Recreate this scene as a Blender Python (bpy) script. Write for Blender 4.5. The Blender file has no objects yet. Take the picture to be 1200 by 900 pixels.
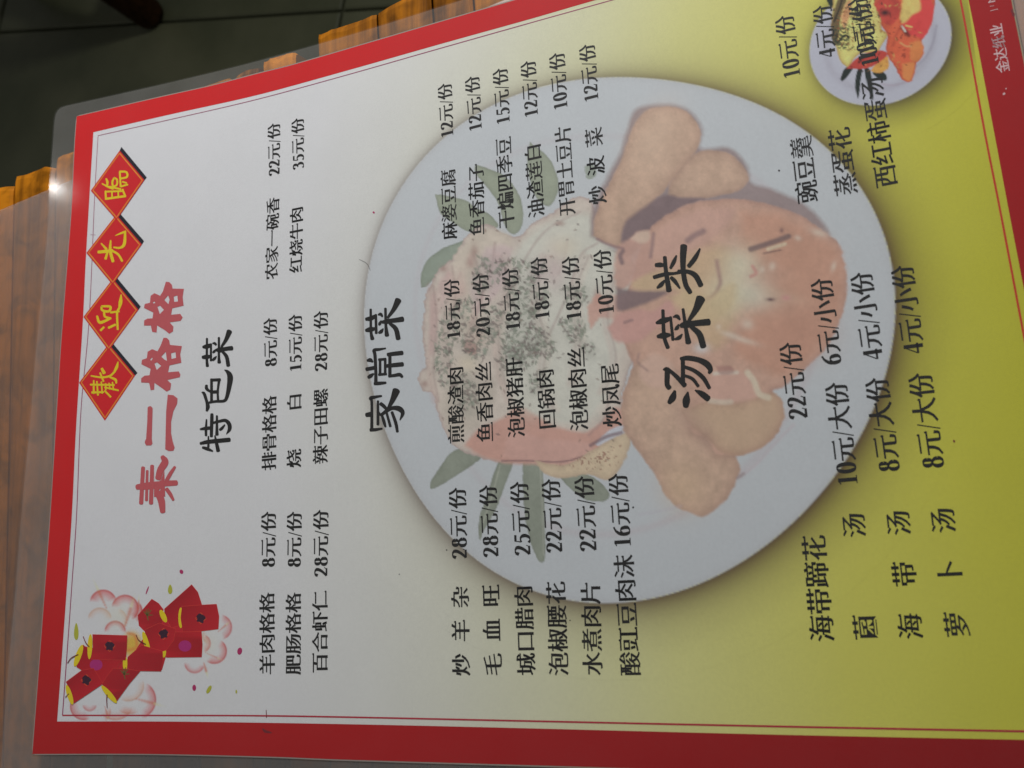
import bpy, math, random
import numpy as np
from mathutils import Matrix, Vector

# ------------------------------------------------------------------ camera
# pose of the phone over the sheet (millimetres, sheet frame: u = reading direction, v = down the page)
PR = np.array([-0.45910519868470584, 0.1601031534367843, -1.619956566524518])
PT = np.array([-14.679626098274781, -6.036879018754062, 280.63451861080586])
FPX = 1183.436186521406
BEND = [-0.3619691600183146, -0.48058874411037755, 0.3622762458305242, 0.31715692195159134, 0.036734442690188614,
        0.8169593037010718, 0.4388294815678938, -0.1987847391359009, 0.2658757319337739]

def rotm(r):
    th = np.linalg.norm(r); k = r/th
    K = np.array([[0, -k[2], k[1]], [k[2], 0, -k[0]], [-k[1], k[0], 0]])
    return np.eye(3)+np.sin(th)*K+(1-np.cos(th))*K@K
RM = rotm(PR)
CAMO = -RM.T@PT

sc = bpy.context.scene
M_w = np.diag([1., -1., -1.])
camd = bpy.data.cameras.new('camera'); cam = bpy.data.objects.new('camera', camd); sc.collection.objects.link(cam)
rw = (RM@M_w).T@np.diag([1., -1., -1.])
cl = M_w@CAMO*0.001
cam.matrix_world = Matrix(((rw[0][0], rw[0][1], rw[0][2], cl[0]), (rw[1][0], rw[1][1], rw[1][2], cl[1]), (rw[2][0], rw[2][1], rw[2][2], cl[2]), (0, 0, 0, 1)))
camd.sensor_width = 36; camd.lens = FPX/1200*36; camd.clip_start = 0.01; camd.clip_end = 50
camd.dof.use_dof = True; camd.dof.focus_distance = 0.300; camd.dof.aperture_fstop = 35.5*0.001/0.00135
sc.camera = cam
sc.cycles.transparent_max_bounces = 48

# ------------------------------------------------------------------ light
w = bpy.data.worlds.new('World'); sc.world = w; w.use_nodes = True
w.node_tree.nodes['Background'].inputs[0].default_value = (0.95, 0.96, 0.96, 1)
w.node_tree.nodes['Background'].inputs[1].default_value = 0.11
def lamp(name, kind, loc, target, power, size, color, size_y=None):
    l = bpy.data.lights.new(name, kind); l.energy = power; l.color = color
    if kind == 'AREA':
        l.size = size
        if size_y: l.shape = 'RECTANGLE'; l.size_y = size_y
    else: l.shadow_soft_size = size
    o = bpy.data.objects.new(name, l); sc.collection.objects.link(o); o.location = loc
    o.rotation_euler = (Vector(target)-Vector(loc)).to_track_quat('-Z', 'Y').to_euler()
    return o
lamp('room_light', 'AREA', (0.66, 0.04, 0.46), (0.05, 0.0, 0), 5.9, 0.14, (0.98, 0.98, 1.0))
lamp('bulb_light', 'POINT', (0.425, 0.80, 0.55), (0, 0, 0), 0.26, 0.005, (1.0, 0.97, 0.93))
sc.view_settings.view_transform = 'Standard'; sc.view_settings.look = 'None'
sc.view_settings.exposure = -0.07; sc.view_settings.gamma = 1

# ------------------------------------------------------------------ geometry helpers
def zz(u, v):
    X = (np.clip(u, -15, 225)-105)/105; Y = (np.clip(v, -15, 312)-148.5)/148.5; c = BEND
    return c[0]*X*X+c[1]*X*Y+c[2]*Y*Y+c[3]*X**3+c[4]*X*X*Y+c[5]*X*Y*Y+c[6]*Y**3+c[7]*X**2*Y**2+c[8]*Y**4
def uv(pts, h=None):
    """points traced on the photograph (1200 x 900) -> millimetres on the sheet (or on the flat table when h is given)"""
    P = np.atleast_2d(np.array(pts, float))[:, :2]
    d = np.column_stack([(P[:, 0]-600)/FPX, (P[:, 1]-450)/FPX, np.ones(len(P))])@RM
    z = np.zeros(len(P)) if h is None else np.full(len(P), float(h))
    for i in range(8 if h is None else 1):
        t = (z-CAMO[2])/d[:, 2]; q = CAMO+d*t[:, None]
        if h is None: z = zz(q[:, 0]+105, q[:, 1]+148.5)
    return np.column_stack([q[:, 0]+105, q[:, 1]+148.5])
def W(P, dz=0.0):
    P = np.atleast_2d(P); u = P[:, 0]; v = P[:, 1]
    return np.column_stack([(u-105), -(v-148.5), -zz(u, v)+dz])*0.001
def lin(c):
    c = np.array(c, float)/255
    return np.where(c <= 0.04045, c/12.92, ((c+0.055)/1.055)**2.4)

# ------------------------------------------------------------------ materials
def new_mat(name):
    m = bpy.data.materials.new(name); m.use_nodes = True
    nt = m.node_tree; b = nt.nodes['Principled BSDF']
    return m, nt, b
def ink(name, col, rough=0.55, mottle=0.10, scale=900):
    m, nt, b = new_mat(name)
    tc = nt.nodes.new('ShaderNodeTexCoord'); n = nt.nodes.new('ShaderNodeTexNoise'); n.inputs['Scale'].default_value = scale
    n.inputs['Detail'].default_value = 3
    mx = nt.nodes.new('ShaderNodeMix'); mx.data_type = 'RGBA'
    a = [c*(1-mottle) for c in col]; d = [min(1, c*(1+mottle)+0.002) for c in col]
    mx.inputs['A'].default_value = (*a, 1); mx.inputs['B'].default_value = (*d, 1)
    nt.links.new(tc.outputs['Object'], n.inputs['Vector']); nt.links.new(n.outputs['Fac'], mx.inputs['Factor'])
    nt.links.new(mx.outputs['Result'], b.inputs['Base Color'])
    b.inputs['Roughness'].default_value = rough; b.inputs['Specular IOR Level'].default_value = 0.2
    return m
def print_mat(name):
    """offset print: colour attribute with a fine screen grain"""
    m, nt, b = new_mat(name)
    at = nt.nodes.new('ShaderNodeAttribute'); at.attribute_name = 'ink'
    tc = nt.nodes.new('ShaderNodeTexCoord')
    n = nt.nodes.new('ShaderNodeTexNoise'); n.inputs['Scale'].default_value = 1500; n.inputs['Detail'].default_value = 2
    n2 = nt.nodes.new('ShaderNodeTexNoise'); n2.inputs['Scale'].default_value = 60; n2.inputs['Detail'].default_value = 3
    mr = nt.nodes.new('ShaderNodeMapRange'); mr.inputs['From Min'].default_value = 0.3; mr.inputs['From Max'].default_value = 0.7
    mr.inputs['To Min'].default_value = 0.955; mr.inputs['To Max'].default_value = 1.0
    mr2 = nt.nodes.new('ShaderNodeMapRange'); mr2.inputs['From Min'].default_value = 0.3; mr2.inputs['From Max'].default_value = 0.7
    mr2.inputs['To Min'].default_value = 0.975; mr2.inputs['To Max'].default_value = 1.0
    mu = nt.nodes.new('ShaderNodeMath'); mu.operation = 'MULTIPLY'
    mx = nt.nodes.new('ShaderNodeVectorMath'); mx.operation = 'SCALE'
    nt.links.new(tc.outputs['Object'], n.inputs['Vector']); nt.links.new(tc.outputs['Object'], n2.inputs['Vector'])
    nt.links.new(n.outputs['Fac'], mr.inputs['Value']); nt.links.new(n2.outputs['Fac'], mr2.inputs['Value'])
    nt.links.new(mr.outputs[0], mu.inputs[0]); nt.links.new(mr2.outputs[0], mu.inputs[1])
    nt.links.new(at.outputs['Color'], mx.inputs[0]); nt.links.new(mu.outputs[0], mx.inputs['Scale'])
    nt.links.new(mx.outputs[0], b.inputs['Base Color'])
    b.inputs['Roughness'].default_value = 0.6; b.inputs['Specular IOR Level'].default_value = 0.15
    return m
def film(name, haze, gloss_rough, spec, haze_col=(0.8, 0.82, 0.84), bump=0.0, bump_scale=40, tint=(1, 1, 1)):
    """clear plastic film: see-through, a little milky, with a sheen"""
    m = bpy.data.materials.new(name); m.use_nodes = True; nt = m.node_tree; nt.nodes.clear()
    out = nt.nodes.new('ShaderNodeOutputMaterial'); tr = nt.nodes.new('ShaderNodeBsdfTransparent'); tr.inputs[0].default_value = (*tint, 1)
    df = nt.nodes.new('ShaderNodeBsdfDiffuse'); df.inputs[0].default_value = (*haze_col, 1)
    gl = nt.nodes.new('ShaderNodeBsdfGlossy'); gl.inputs['Roughness'].default_value = gloss_rough
    fr = nt.nodes.new('ShaderNodeLayerWeight'); fr.inputs['Blend'].default_value = 0.5      # same from both sides of the film
    pw = nt.nodes.new('ShaderNodeMath'); pw.operation = 'POWER'; pw.inputs[1].default_value = 5
    mu = nt.nodes.new('ShaderNodeMath'); mu.operation = 'MULTIPLY_ADD'; mu.inputs[1].default_value = 0.96*spec; mu.inputs[2].default_value = 0.04*spec
    tc = nt.nodes.new('ShaderNodeTexCoord'); n = nt.nodes.new('ShaderNodeTexNoise'); n.inputs['Scale'].default_value = 45; n.inputs['Detail'].default_value = 4
    mr = nt.nodes.new('ShaderNodeMapRange'); mr.inputs['From Min'].default_value = 0.3; mr.inputs['From Max'].default_value = 0.7
    mr.inputs['To Min'].default_value = haze*0.8; mr.inputs['To Max'].default_value = haze*1.2
    m1 = nt.nodes.new('ShaderNodeMixShader'); m2 = nt.nodes.new('ShaderNodeMixShader')
    nt.links.new(tc.outputs['Object'], n.inputs['Vector']); nt.links.new(n.outputs['Fac'], mr.inputs['Value'])
    nt.links.new(mr.outputs[0], m1.inputs[0]); nt.links.new(tr.outputs[0], m1.inputs[1]); nt.links.new(df.outputs[0], m1.inputs[2])
    nt.links.new(fr.outputs['Facing'], pw.inputs[0]); nt.links.new(pw.outputs[0], mu.inputs[0]); nt.links.new(mu.outputs[0], m2.inputs[0])
    nt.links.new(m1.outputs[0], m2.inputs[1]); nt.links.new(gl.outputs[0], m2.inputs[2])
    if bump:
        n2 = nt.nodes.new('ShaderNodeTexNoise'); n2.inputs['Scale'].default_value = bump_scale; n2.inputs['Detail'].default_value = 2
        bp = nt.nodes.new('ShaderNodeBump'); bp.inputs['Strength'].default_value = bump; bp.inputs['Distance'].default_value = 0.001
        nt.links.new(tc.outputs['Object'], n2.inputs['Vector']); nt.links.new(n2.outputs['Fac'], bp.inputs['Height'])
        nt.links.new(bp.outputs[0], gl.inputs['Normal']); nt.links.new(bp.outputs[0], fr.inputs['Normal'])
    nt.links.new(m2.outputs[0], out.inputs[0])
    return m
def wood(name, dark, light, end=False):
    m, nt, b = new_mat(name)
    tc = nt.nodes.new('ShaderNodeTexCoord'); oi = nt.nodes.new('ShaderNodeObjectInfo')
    mp = nt.nodes.new('ShaderNodeMapping'); mp.inputs['Scale'].default_value = (12, 260, 60)
    ad = nt.nodes.new('ShaderNodeVectorMath'); ad.operation = 'ADD'
    cb = nt.nodes.new('ShaderNodeCombineXYZ')
    ml = nt.nodes.new('ShaderNodeMath'); ml.operation = 'MULTIPLY'; ml.inputs[1].default_value = 7.0
    nt.links.new(oi.outputs['Random'], ml.inputs[0]); nt.links.new(ml.outputs[0], cb.inputs[0]); nt.links.new(ml.outputs[0], cb.inputs[1])
    nt.links.new(tc.outputs['Object'], ad.inputs[0]); nt.links.new(cb.outputs[0], ad.inputs[1]); nt.links.new(ad.outputs[0], mp.inputs['Vector'])
    n = nt.nodes.new('ShaderNodeTexNoise'); n.inputs['Scale'].default_value = 1; n.inputs['Detail'].default_value = 5; n.inputs['Roughness'].default_value = 0.6
    nt.links.new(mp.outputs[0], n.inputs['Vector'])
    n2 = nt.nodes.new('ShaderNodeTexNoise'); n2.inputs['Scale'].default_value = 70; n2.inputs['Detail'].default_value = 5
    nt.links.new(ad.outputs[0], n2.inputs['Vector'])
    am = nt.nodes.new('ShaderNodeMath'); am.operation = 'MULTIPLY_ADD'; am.inputs[1].default_value = 0.5
    nt.links.new(n2.outputs['Fac'], am.inputs[0]); nt.links.new(n.outputs['Fac'], am.inputs[2])
    a2 = nt.nodes.new('ShaderNodeMath'); a2.operation = 'MULTIPLY_ADD'; a2.inputs[1].default_value = 0.62; a2.inputs[2].default_value = -0.30
    nt.links.new(oi.outputs['Random'], a2.inputs[0])
    a3 = nt.nodes.new('ShaderNodeMath'); a3.operation = 'ADD'
    nt.links.new(am.outputs[0], a3.inputs[0]); nt.links.new(a2.outputs[0], a3.inputs[1])
    cr = nt.nodes.new('ShaderNodeValToRGB'); cr.color_ramp.elements[0].position = 0.42; cr.color_ramp.elements[1].position = 1.05
    cr.color_ramp.elements[0].color = (*dark, 1); cr.color_ramp.elements[1].color = (*light, 1)
    nt.links.new(a3.outputs[0], cr.inputs[0])
    n3 = nt.nodes.new('ShaderNodeTexNoise'); n3.inputs['Scale'].default_value = 90; n3.inputs['Detail'].default_value = 3; n3.inputs['Distortion'].default_value = 1.2
    nt.links.new(ad.outputs[0], n3.inputs['Vector'])
    m3 = nt.nodes.new('ShaderNodeMapRange'); m3.inputs['From Min'].default_value = .30; m3.inputs['From Max'].default_value = .55; m3.inputs['To Min'].default_value = .55; m3.inputs['To Max'].default_value = 1.0
    nt.links.new(n3.outputs['Fac'], m3.inputs['Value'])
    sc3 = nt.nodes.new('ShaderNodeVectorMath'); sc3.operation = 'SCALE'; nt.links.new(cr.outputs[0], sc3.inputs[0]); nt.links.new(m3.outputs[0], sc3.inputs['Scale'])
    nt.links.new(sc3.outputs[0], b.inputs['Base Color'])
    b.inputs['Roughness'].default_value = 0.6; b.inputs['Specular IOR Level'].default_value = 0.05
    bp = nt.nodes.new('ShaderNodeBump'); bp.inputs['Strength'].default_value = 0.4; bp.inputs['Distance'].default_value = 0.0006
    nt.links.new(am.outputs[0], bp.inputs['Height']); nt.links.new(bp.outputs[0], b.inputs['Normal'])
    return m

MP = print_mat('offset_print')
M_black = ink('black_ink', (0.014, 0.013, 0.011))
M_red = ink('red_ink', (0.72, 0.014, 0.020), mottle=0.05)
M_title = ink('faded_red_ink', (0.60, 0.115, 0.125), mottle=0.06)
M_line = ink('fine_red_ink', (0.50, 0.03, 0.05))
M_yel = ink('yellow_ink', (0.85, 0.66, 0.015))
M_org = ink('orange_ink', (0.85, 0.30, 0.03))
M_shadow = ink('navy_ink', (0.012, 0.012, 0.022))
M_crk = ink('cracker_red_ink', (0.60, 0.018, 0.030))
M_mag = ink('magenta_ink', (0.48, 0.03, 0.14))
M_lime = ink('lime_ink', (0.50, 0.50, 0.05))
M_brn = ink('maroon_ink', (0.20, 0.02, 0.025))
M_cream = ink('white_ink', (0.80, 0.55, 0.55))
M_pouch = film('laminate_film', 0.010, 0.085, 0.30, bump=0.05, bump_scale=22)
M_pouch2 = film('laminate_backing_film', 0.048, 0.2, 0.35, haze_col=(0.80, 0.76, 0.70))
M_vinyl = film('clear_vinyl', 0.045, 0.36, 4.5, haze_col=(0.82, 0.60, 0.50), bump=0.5, bump_scale=30)

# ------------------------------------------------------------------ object helpers
def mk(name, verts, faces, mat, parent=None, label=None, smooth=False):
    me = bpy.data.meshes.new(name); me.from_pydata([tuple(map(float, p)) for p in verts], [], [tuple(map(int, f)) for f in faces]); me.update()
    if mat: me.materials.append(mat)
    if smooth: me.polygons.foreach_set('use_smooth', [True]*len(me.polygons))
    o = bpy.data.objects.new(name, me); sc.collection.objects.link(o)
    if parent: o.parent = parent
    if label: o['label'] = label
    return o
def top(o, label, cat, group=None):
    o['label'] = label; o['category'] = cat
    if group: o['group'] = group
    return o
def empty(name, loc=(0, 0, 0)):
    o = bpy.data.objects.new(name, None); o.empty_display_size = 0.02; sc.collection.objects.link(o); o.location = loc
    return o
def resample(P, n):
    P = np.array(P, float); d = np.r_[0, np.cumsum(np.hypot(*np.diff(P, axis=0).T))]
    t = np.linspace(0, d[-1], n)
    return np.column_stack([np.interp(t, d, P[:, k]) for k in range(P.shape[1])])
def smooth_path(P, n=8):
    """Catmull-Rom through the given points (all columns)"""
    P = np.array(P, float)
    if len(P) < 3: return resample(P, 5)
    Q = np.vstack([2*P[0]-P[1], P, 2*P[-1]-P[-2]]); out = []
    for i in range(1, len(Q)-2):
        for t in np.linspace(0, 1, n, endpoint=False):
            a, b, c, d = Q[i-1], Q[i], Q[i+1], Q[i+2]
            out.append(0.5*((2*b)+(-a+c)*t+(2*a-5*b+4*c-d)*t*t+(-a+3*b-3*c+d)*t**3))
    out.append(P[-1]); return np.array(out)
def brush(path, n=6):
    """a brush stroke: (x, y, width) points -> verts2d, faces (in the same pixel space)"""
    S = smooth_path(path, n); P = S[:, :2]; wd = np.maximum(S[:, 2], 0.3)/2
    T = np.gradient(P, axis=0); T /= np.maximum(np.hypot(T[:, 0], T[:, 1])[:, None], 1e-9); N = np.column_stack([-T[:, 1], T[:, 0]])
    L = P+N*wd[:, None]; R = P-N*wd[:, None]
    cap0 = [P[0]+wd[0]*(math.cos(a)*N[0]-math.sin(a)*T[0]*0.6) for a in np.linspace(0, math.pi, 7)[1:-1]]
    cap1 = [P[-1]+wd[-1]*(-math.cos(a)*N[-1]+math.sin(a)*T[-1]*0.6) for a in np.linspace(0, math.pi, 7)[1:-1]]
    V = list(L)+list(R); n_ = len(P); F = [(i, i+n_, i+1+n_, i+1) for i in range(n_-1)]
    b = len(V); V += cap0; F.append([0]+list(range(b, b+5))+[n_])
    b = len(V); V += cap1; F.append([2*n_-1]+list(range(b, b+5))+[n_-1])
    return np.array(V), F
def merge(items):
    V = []; F = []
    for v, f in items:
        b = len(V); V += [tuple(x) for x in v]; F += [[i+b for i in q] for q in f]
    return np.array(V), F
def tri_fill(contours):
    """fill closed 2D contours (holes by even-odd) using a 2D curve"""
    c = bpy.data.curves.new('t', 'CURVE'); c.dimensions = '2D'; c.fill_mode = 'BOTH'
    for q in contours:
        s = c.splines.new('POLY'); s.points.add(len(q)-1)
        s.points.foreach_set('co', np.column_stack([q, np.zeros(len(q)), np.ones(len(q))]).astype(np.float32).ravel())
        s.use_cyclic_u = True
    o = bpy.data.objects.new('t', c); me = o.to_mesh()
    V = np.zeros(len(me.vertices)*3); me.vertices.foreach_get('co', V); V = V.reshape(-1, 3)[:, :2].copy()
    F = [tuple(p.vertices) for p in me.polygons]
    o.to_mesh_clear(); bpy.data.objects.remove(o); bpy.data.curves.remove(c)
    return V, F

# ------------------------------------------------------------------ glyphs
_gl = {}
def song(poly, ccw_in, f=1.0, serif=True):
    """turn an even-weight outline into a print-like face: thin level strokes, heavy uprights, a small wedge at the right end of a level stroke"""
    P = poly; n = len(P); A = 0.5*np.sum(P[:, 0]*np.roll(P[:, 1], -1)-np.roll(P[:, 0], -1)*P[:, 1])
    e = np.roll(P, -1, 0)-P; L = np.maximum(np.hypot(e[:, 0], e[:, 1]), 1e-9); d = e/L[:, None]
    nrm = np.column_stack([d[:, 1], -d[:, 0]])*ccw_in                      # outward
    ep = np.roll(d, 1, 0); npv = np.roll(nrm, 1, 0)
    mi = nrm+npv; ml = np.maximum(np.sum(mi*nrm, 1), 0.5); mi = mi/ml[:, None]
    off = np.column_stack([np.clip(mi[:, 0], -1.1, 1.1)*0.022*f, np.clip(mi[:, 1], -1.1, 1.1)*-0.003*f])
    Q = P+off
    seq = {}
    for i in range(n):
        j = (i+1) % n
        # short upright edge on the right-hand end of a level bar: a wedge sits on its upper corner
        if serif and 0.045 < L[i] < 0.095 and nrm[i, 0] > 0.97 and abs(d[(i-1) % n][1]) < 0.12 and abs(d[j][1]) < 0.12 and L[(i-1) % n] > 0.14 and L[j] > 0.14:
            if Q[i][1] > Q[j][1]: seq[i] = [Q[i]+[-0.085, 0.0], Q[i]+[-0.03, 0.048], Q[i]+[0.012, 0.0]]
            else: seq[j] = [Q[j]+[0.012, 0.0], Q[j]+[-0.03, 0.048], Q[j]+[-0.085, 0.0]]
    res = []
    for i in range(n): res += seq.get(i, [Q[i]])
    return np.array(res)
def glyph(ch):
    if ch in _gl: return _gl[ch]
    c = bpy.data.curves.new('g', 'FONT'); c.body = ch; o = bpy.data.objects.new('g', c); sc.collection.objects.link(o)
    bpy.context.view_layer.update()
    cc = o.to_curve(bpy.context.evaluated_depsgraph_get()); cont = []
    for s in cc.splines:
        B = s.bezier_points; pts = []
        for i in range(len(B)):
            a, b = B[i], B[(i+1) % len(B)]
            p0, p1, p2, p3 = [np.array(x[:2]) for x in (a.co, a.handle_right, b.co, b.handle_left)]
            p2, p3 = p3, p2
            dv = p3-p0; ln = np.hypot(*dv)
            fl = ln > 1e-6 and abs(np.cross(dv, p1-p0))/ln < 2e-3 and abs(np.cross(dv, p2-p0))/ln < 2e-3
            for t in ([0] if fl else [0, .33, .66]):
                pts.append((1-t)**3*p0+3*(1-t)**2*t*p1+3*(1-t)*t*t*p2+t**3*p3)
        q = [pts[0]]
        for p in pts[1:]:
            if np.hypot(*(p-q[-1])) > 1e-3: q.append(p)
        cont.append(np.array(q))
    o.to_curve_clear(); bpy.data.objects.remove(o); bpy.data.curves.remove(c)
    # the winding of the biggest contour is the outer one for the font
    ar = [0.5*np.sum(q[:, 0]*np.roll(q[:, 1], -1)-np.roll(q[:, 0], -1)*q[:, 1]) for q in cont]
    s0 = np.sign(ar[int(np.argmax(np.abs(ar)))]) if ar else 1
    def area(q): return 0.5*np.sum(q[:, 0]*np.roll(q[:, 1], -1)-np.roll(q[:, 0], -1)*q[:, 1])
    best = (np.zeros((0, 2)), [])
    for f, sf in ((1, True), (1, False), (.6, True), (.6, False), (.3, False), (0, False)):
        cc_ = [song(q, s0, f, sf) for q in cont]
        want = abs(sum(area(q) for q in cc_)); V, F = tri_fill(cc_)
        got = sum(abs(area(V[list(t)])) for t in F)
        if len(F) and abs(got-want) < 0.012*want: best = (V, F); break
        best = (V, F)
    if f < .9:                                                    # a tight glyph: thicken its uprights with a shifted second impression
        V, F = best; n0 = len(V); sh = .018*(1-f); best = (np.vstack([V-[sh, 0], V+[sh, 0]]), list(F)+[tuple(i+n0 for i in t) for t in F])
        print('glyph', ch, f, sf, round(got/max(want, 1e-6), 3))
    _gl[ch] = best
    return _gl[ch]
def nib(path, curve=True, thin=0.045, thick=0.150, n=7, wfix=None):
    S = smooth_path(path, n) if curve else resample(path, 4); T = np.gradient(S, axis=0); T /= np.maximum(np.hypot(T[:, 0], T[:, 1])[:, None], 1e-9)
    wd = thin+(thick-thin)*np.abs(T[:, 1])**1.5 if wfix is None else np.full(len(S), wfix)
    V, F = [], []
    N = np.column_stack([-T[:, 1], T[:, 0]])
    V = list(S+N*wd[:, None]/2)+list(S-N*wd[:, None]/2); k = len(S)
    return np.array(V), [(i, i+k, i+1+k, i+1) for i in range(k-1)]
def ell(cx, cy, rx, ry): return [(cx+rx*math.cos(a), cy+ry*math.sin(a)) for a in np.linspace(0, 2*math.pi, 13)]
DIG = {
 '0': [nib(ell(.25, .335, .155, .325))],
 '1': [nib([(.26, .01), (.26, .67)], False), nib([(.27, .665), (.10, .585)], False, wfix=.045), nib([(.10, .018), (.42, .018)], False, wfix=.036)],
 '2': [nib([(.07, .50), (.13, .62), (.24, .655), (.35, .59), (.36, .47), (.28, .30), (.15, .14), (.05, .05)], thin=.05), nib([(.05, .045), (.41, .045)], False, wfix=.09), nib([(.39, .05), (.445, .17)], False, wfix=.03)],
 '3': [nib([(.08, .54), (.16, .64), (.26, .655), (.34, .57), (.31, .43), (.18, .36)]), nib([(.18, .37), (.33, .33), (.38, .19), (.30, .04), (.16, .0), (.06, .06)])],
 '4': [nib([(.34, .0), (.34, .67)], False), nib([(.32, .66), (.04, .21)], False, wfix=.04), nib([(.03, .195), (.46, .195)], False, wfix=.075)],
 '5': [nib([(.14, .625), (.42, .625)], False, wfix=.10), nib([(.155, .64), (.10, .37)], False, wfix=.04), nib([(.10, .37), (.24, .41), (.35, .33), (.37, .18), (.28, .03), (.15, .0), (.06, .06)], thin=.05)],
 '6': [nib([(.43, .665), (.26, .58), (.13, .42), (.10, .20), (.15, .05), (.26, .01), (.37, .08), (.39, .20), (.35, .33), (.25, .38), (.14, .32)])],
 '8': [nib(ell(.25, .51, .115, .145)), nib(ell(.25, .175, .15, .17))],
 '/': [nib([(.03, -.09), (.26, .72)], False, wfix=.04)],
}
DIG = {k: merge(v) for k, v in DIG.items()}
ADV = lambda ch: 0.5 if ch in '0123456789' else 0.30 if ch == '/' else 0.5 if ch == ' ' else 1.0
LAYER = [0.05]
def text(name, s, a, b, mat, parent, label=None, k=1.0, dz=None, shift=(0, 0)):
    """one printed string along the row from photo point a (foot of first character) to b (head of last)"""
    A, B = uv([a, b]); ax = B-A; ln = np.hypot(*ax); ax /= ln; up = np.array([ax[1], -ax[0]])    # up the page (towards -v)
    tot = sum(ADV(c) for c in s)-0.08; su = ln/tot; sv = su*k
    x = -0.04; V = []; F = []
    for ch in s:
        if ch != ' ':
            gv, gf = DIG[ch] if ch in DIG else glyph(ch)
            if len(gv):
                b0 = len(V); cy = 0.335 if ch in DIG else 0.38
                off = 0.0
                gy = (gv[:, 1]-0.335)*1.1-.03 if ch in DIG and ch != '/' else gv[:, 1]-0.38
                P = A+np.outer((gv[:, 0]+x)*su, ax)+np.outer(gy*sv, up)
                V += list(P); F += [[i+b0 for i in f] for f in gf]
        x += ADV(ch)
    V = np.array(V)+np.array(shift)
    return mk(name, W(V, 0.06 if dz is None else dz), F, mat, parent, label)
def px_mesh(name, items, x0, y0, s, mat, parent, label=None, dz=0.06):
    """traced strokes / polygons in a magnified view (x0, y0, s) laid on the sheet"""
    Vs = []; Fs = []
    for j, (v, f) in enumerate(items):
        P = uv(np.array(v)/s+[x0, y0]); b = len(Vs); Vs += [tuple(q) for q in W(P, dz+0.0025*j)]; Fs += [[i+b for i in q] for q in f]
    return mk(name, Vs, Fs, mat, parent, label)
def poly(*contours): return tri_fill([np.array(c, float) for c in contours])

# ------------------------------------------------------------------ raster painter for the printed pictures
rng = np.random.default_rng(5)
def vnoise(x, y, seed=0):
    def h(i, j):
        n = (i*374761393+j*668265263+seed*1442695041) & 0xffffffff
        n = ((n ^ (n >> 13))*1274126177) & 0xffffffff
        return ((n ^ (n >> 16)) & 0xffff)/65535.0
    i = np.floor(x).astype(np.int64); j = np.floor(y).astype(np.int64); fx = x-i; fy = y-j
    fx = fx*fx*(3-2*fx); fy = fy*fy*(3-2*fy)
    return (h(i, j)*(1-fx)+h(i+1, j)*fx)*(1-fy)+(h(i, j+1)*(1-fx)+h(i+1, j+1)*fx)*fy
def fbm(x, y, seed=0, o=4):
    s = 0; a = 0.5; t = 0
    for k in range(o): s = s+a*vnoise(x*2**k, y*2**k, seed+k); t += a; a *= 0.55
    return s/t
KEYS = [(-20, (.82, .82, .83)), (85, (.81, .81, .80)), (115, (.80, .80, .74)), (140, (.79, .785, .65)), (170, (.78, .77, .50)), (200, (.78, .76, .31)), (240, (.74, .71, .14)), (270, (.67, .645, .075)), (290, (.60, .58, .042)), (330, (.55, .53, .03))]
def paper_col(u, v):
    vv = v-0.22*np.clip(u-110, 0, None)-0.05*np.clip(100-u, 0, None)
    return np.column_stack([np.interp(vv, [k[0] for k in KEYS], [k[1][c] for k in KEYS]) for c in range(3)])
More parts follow.
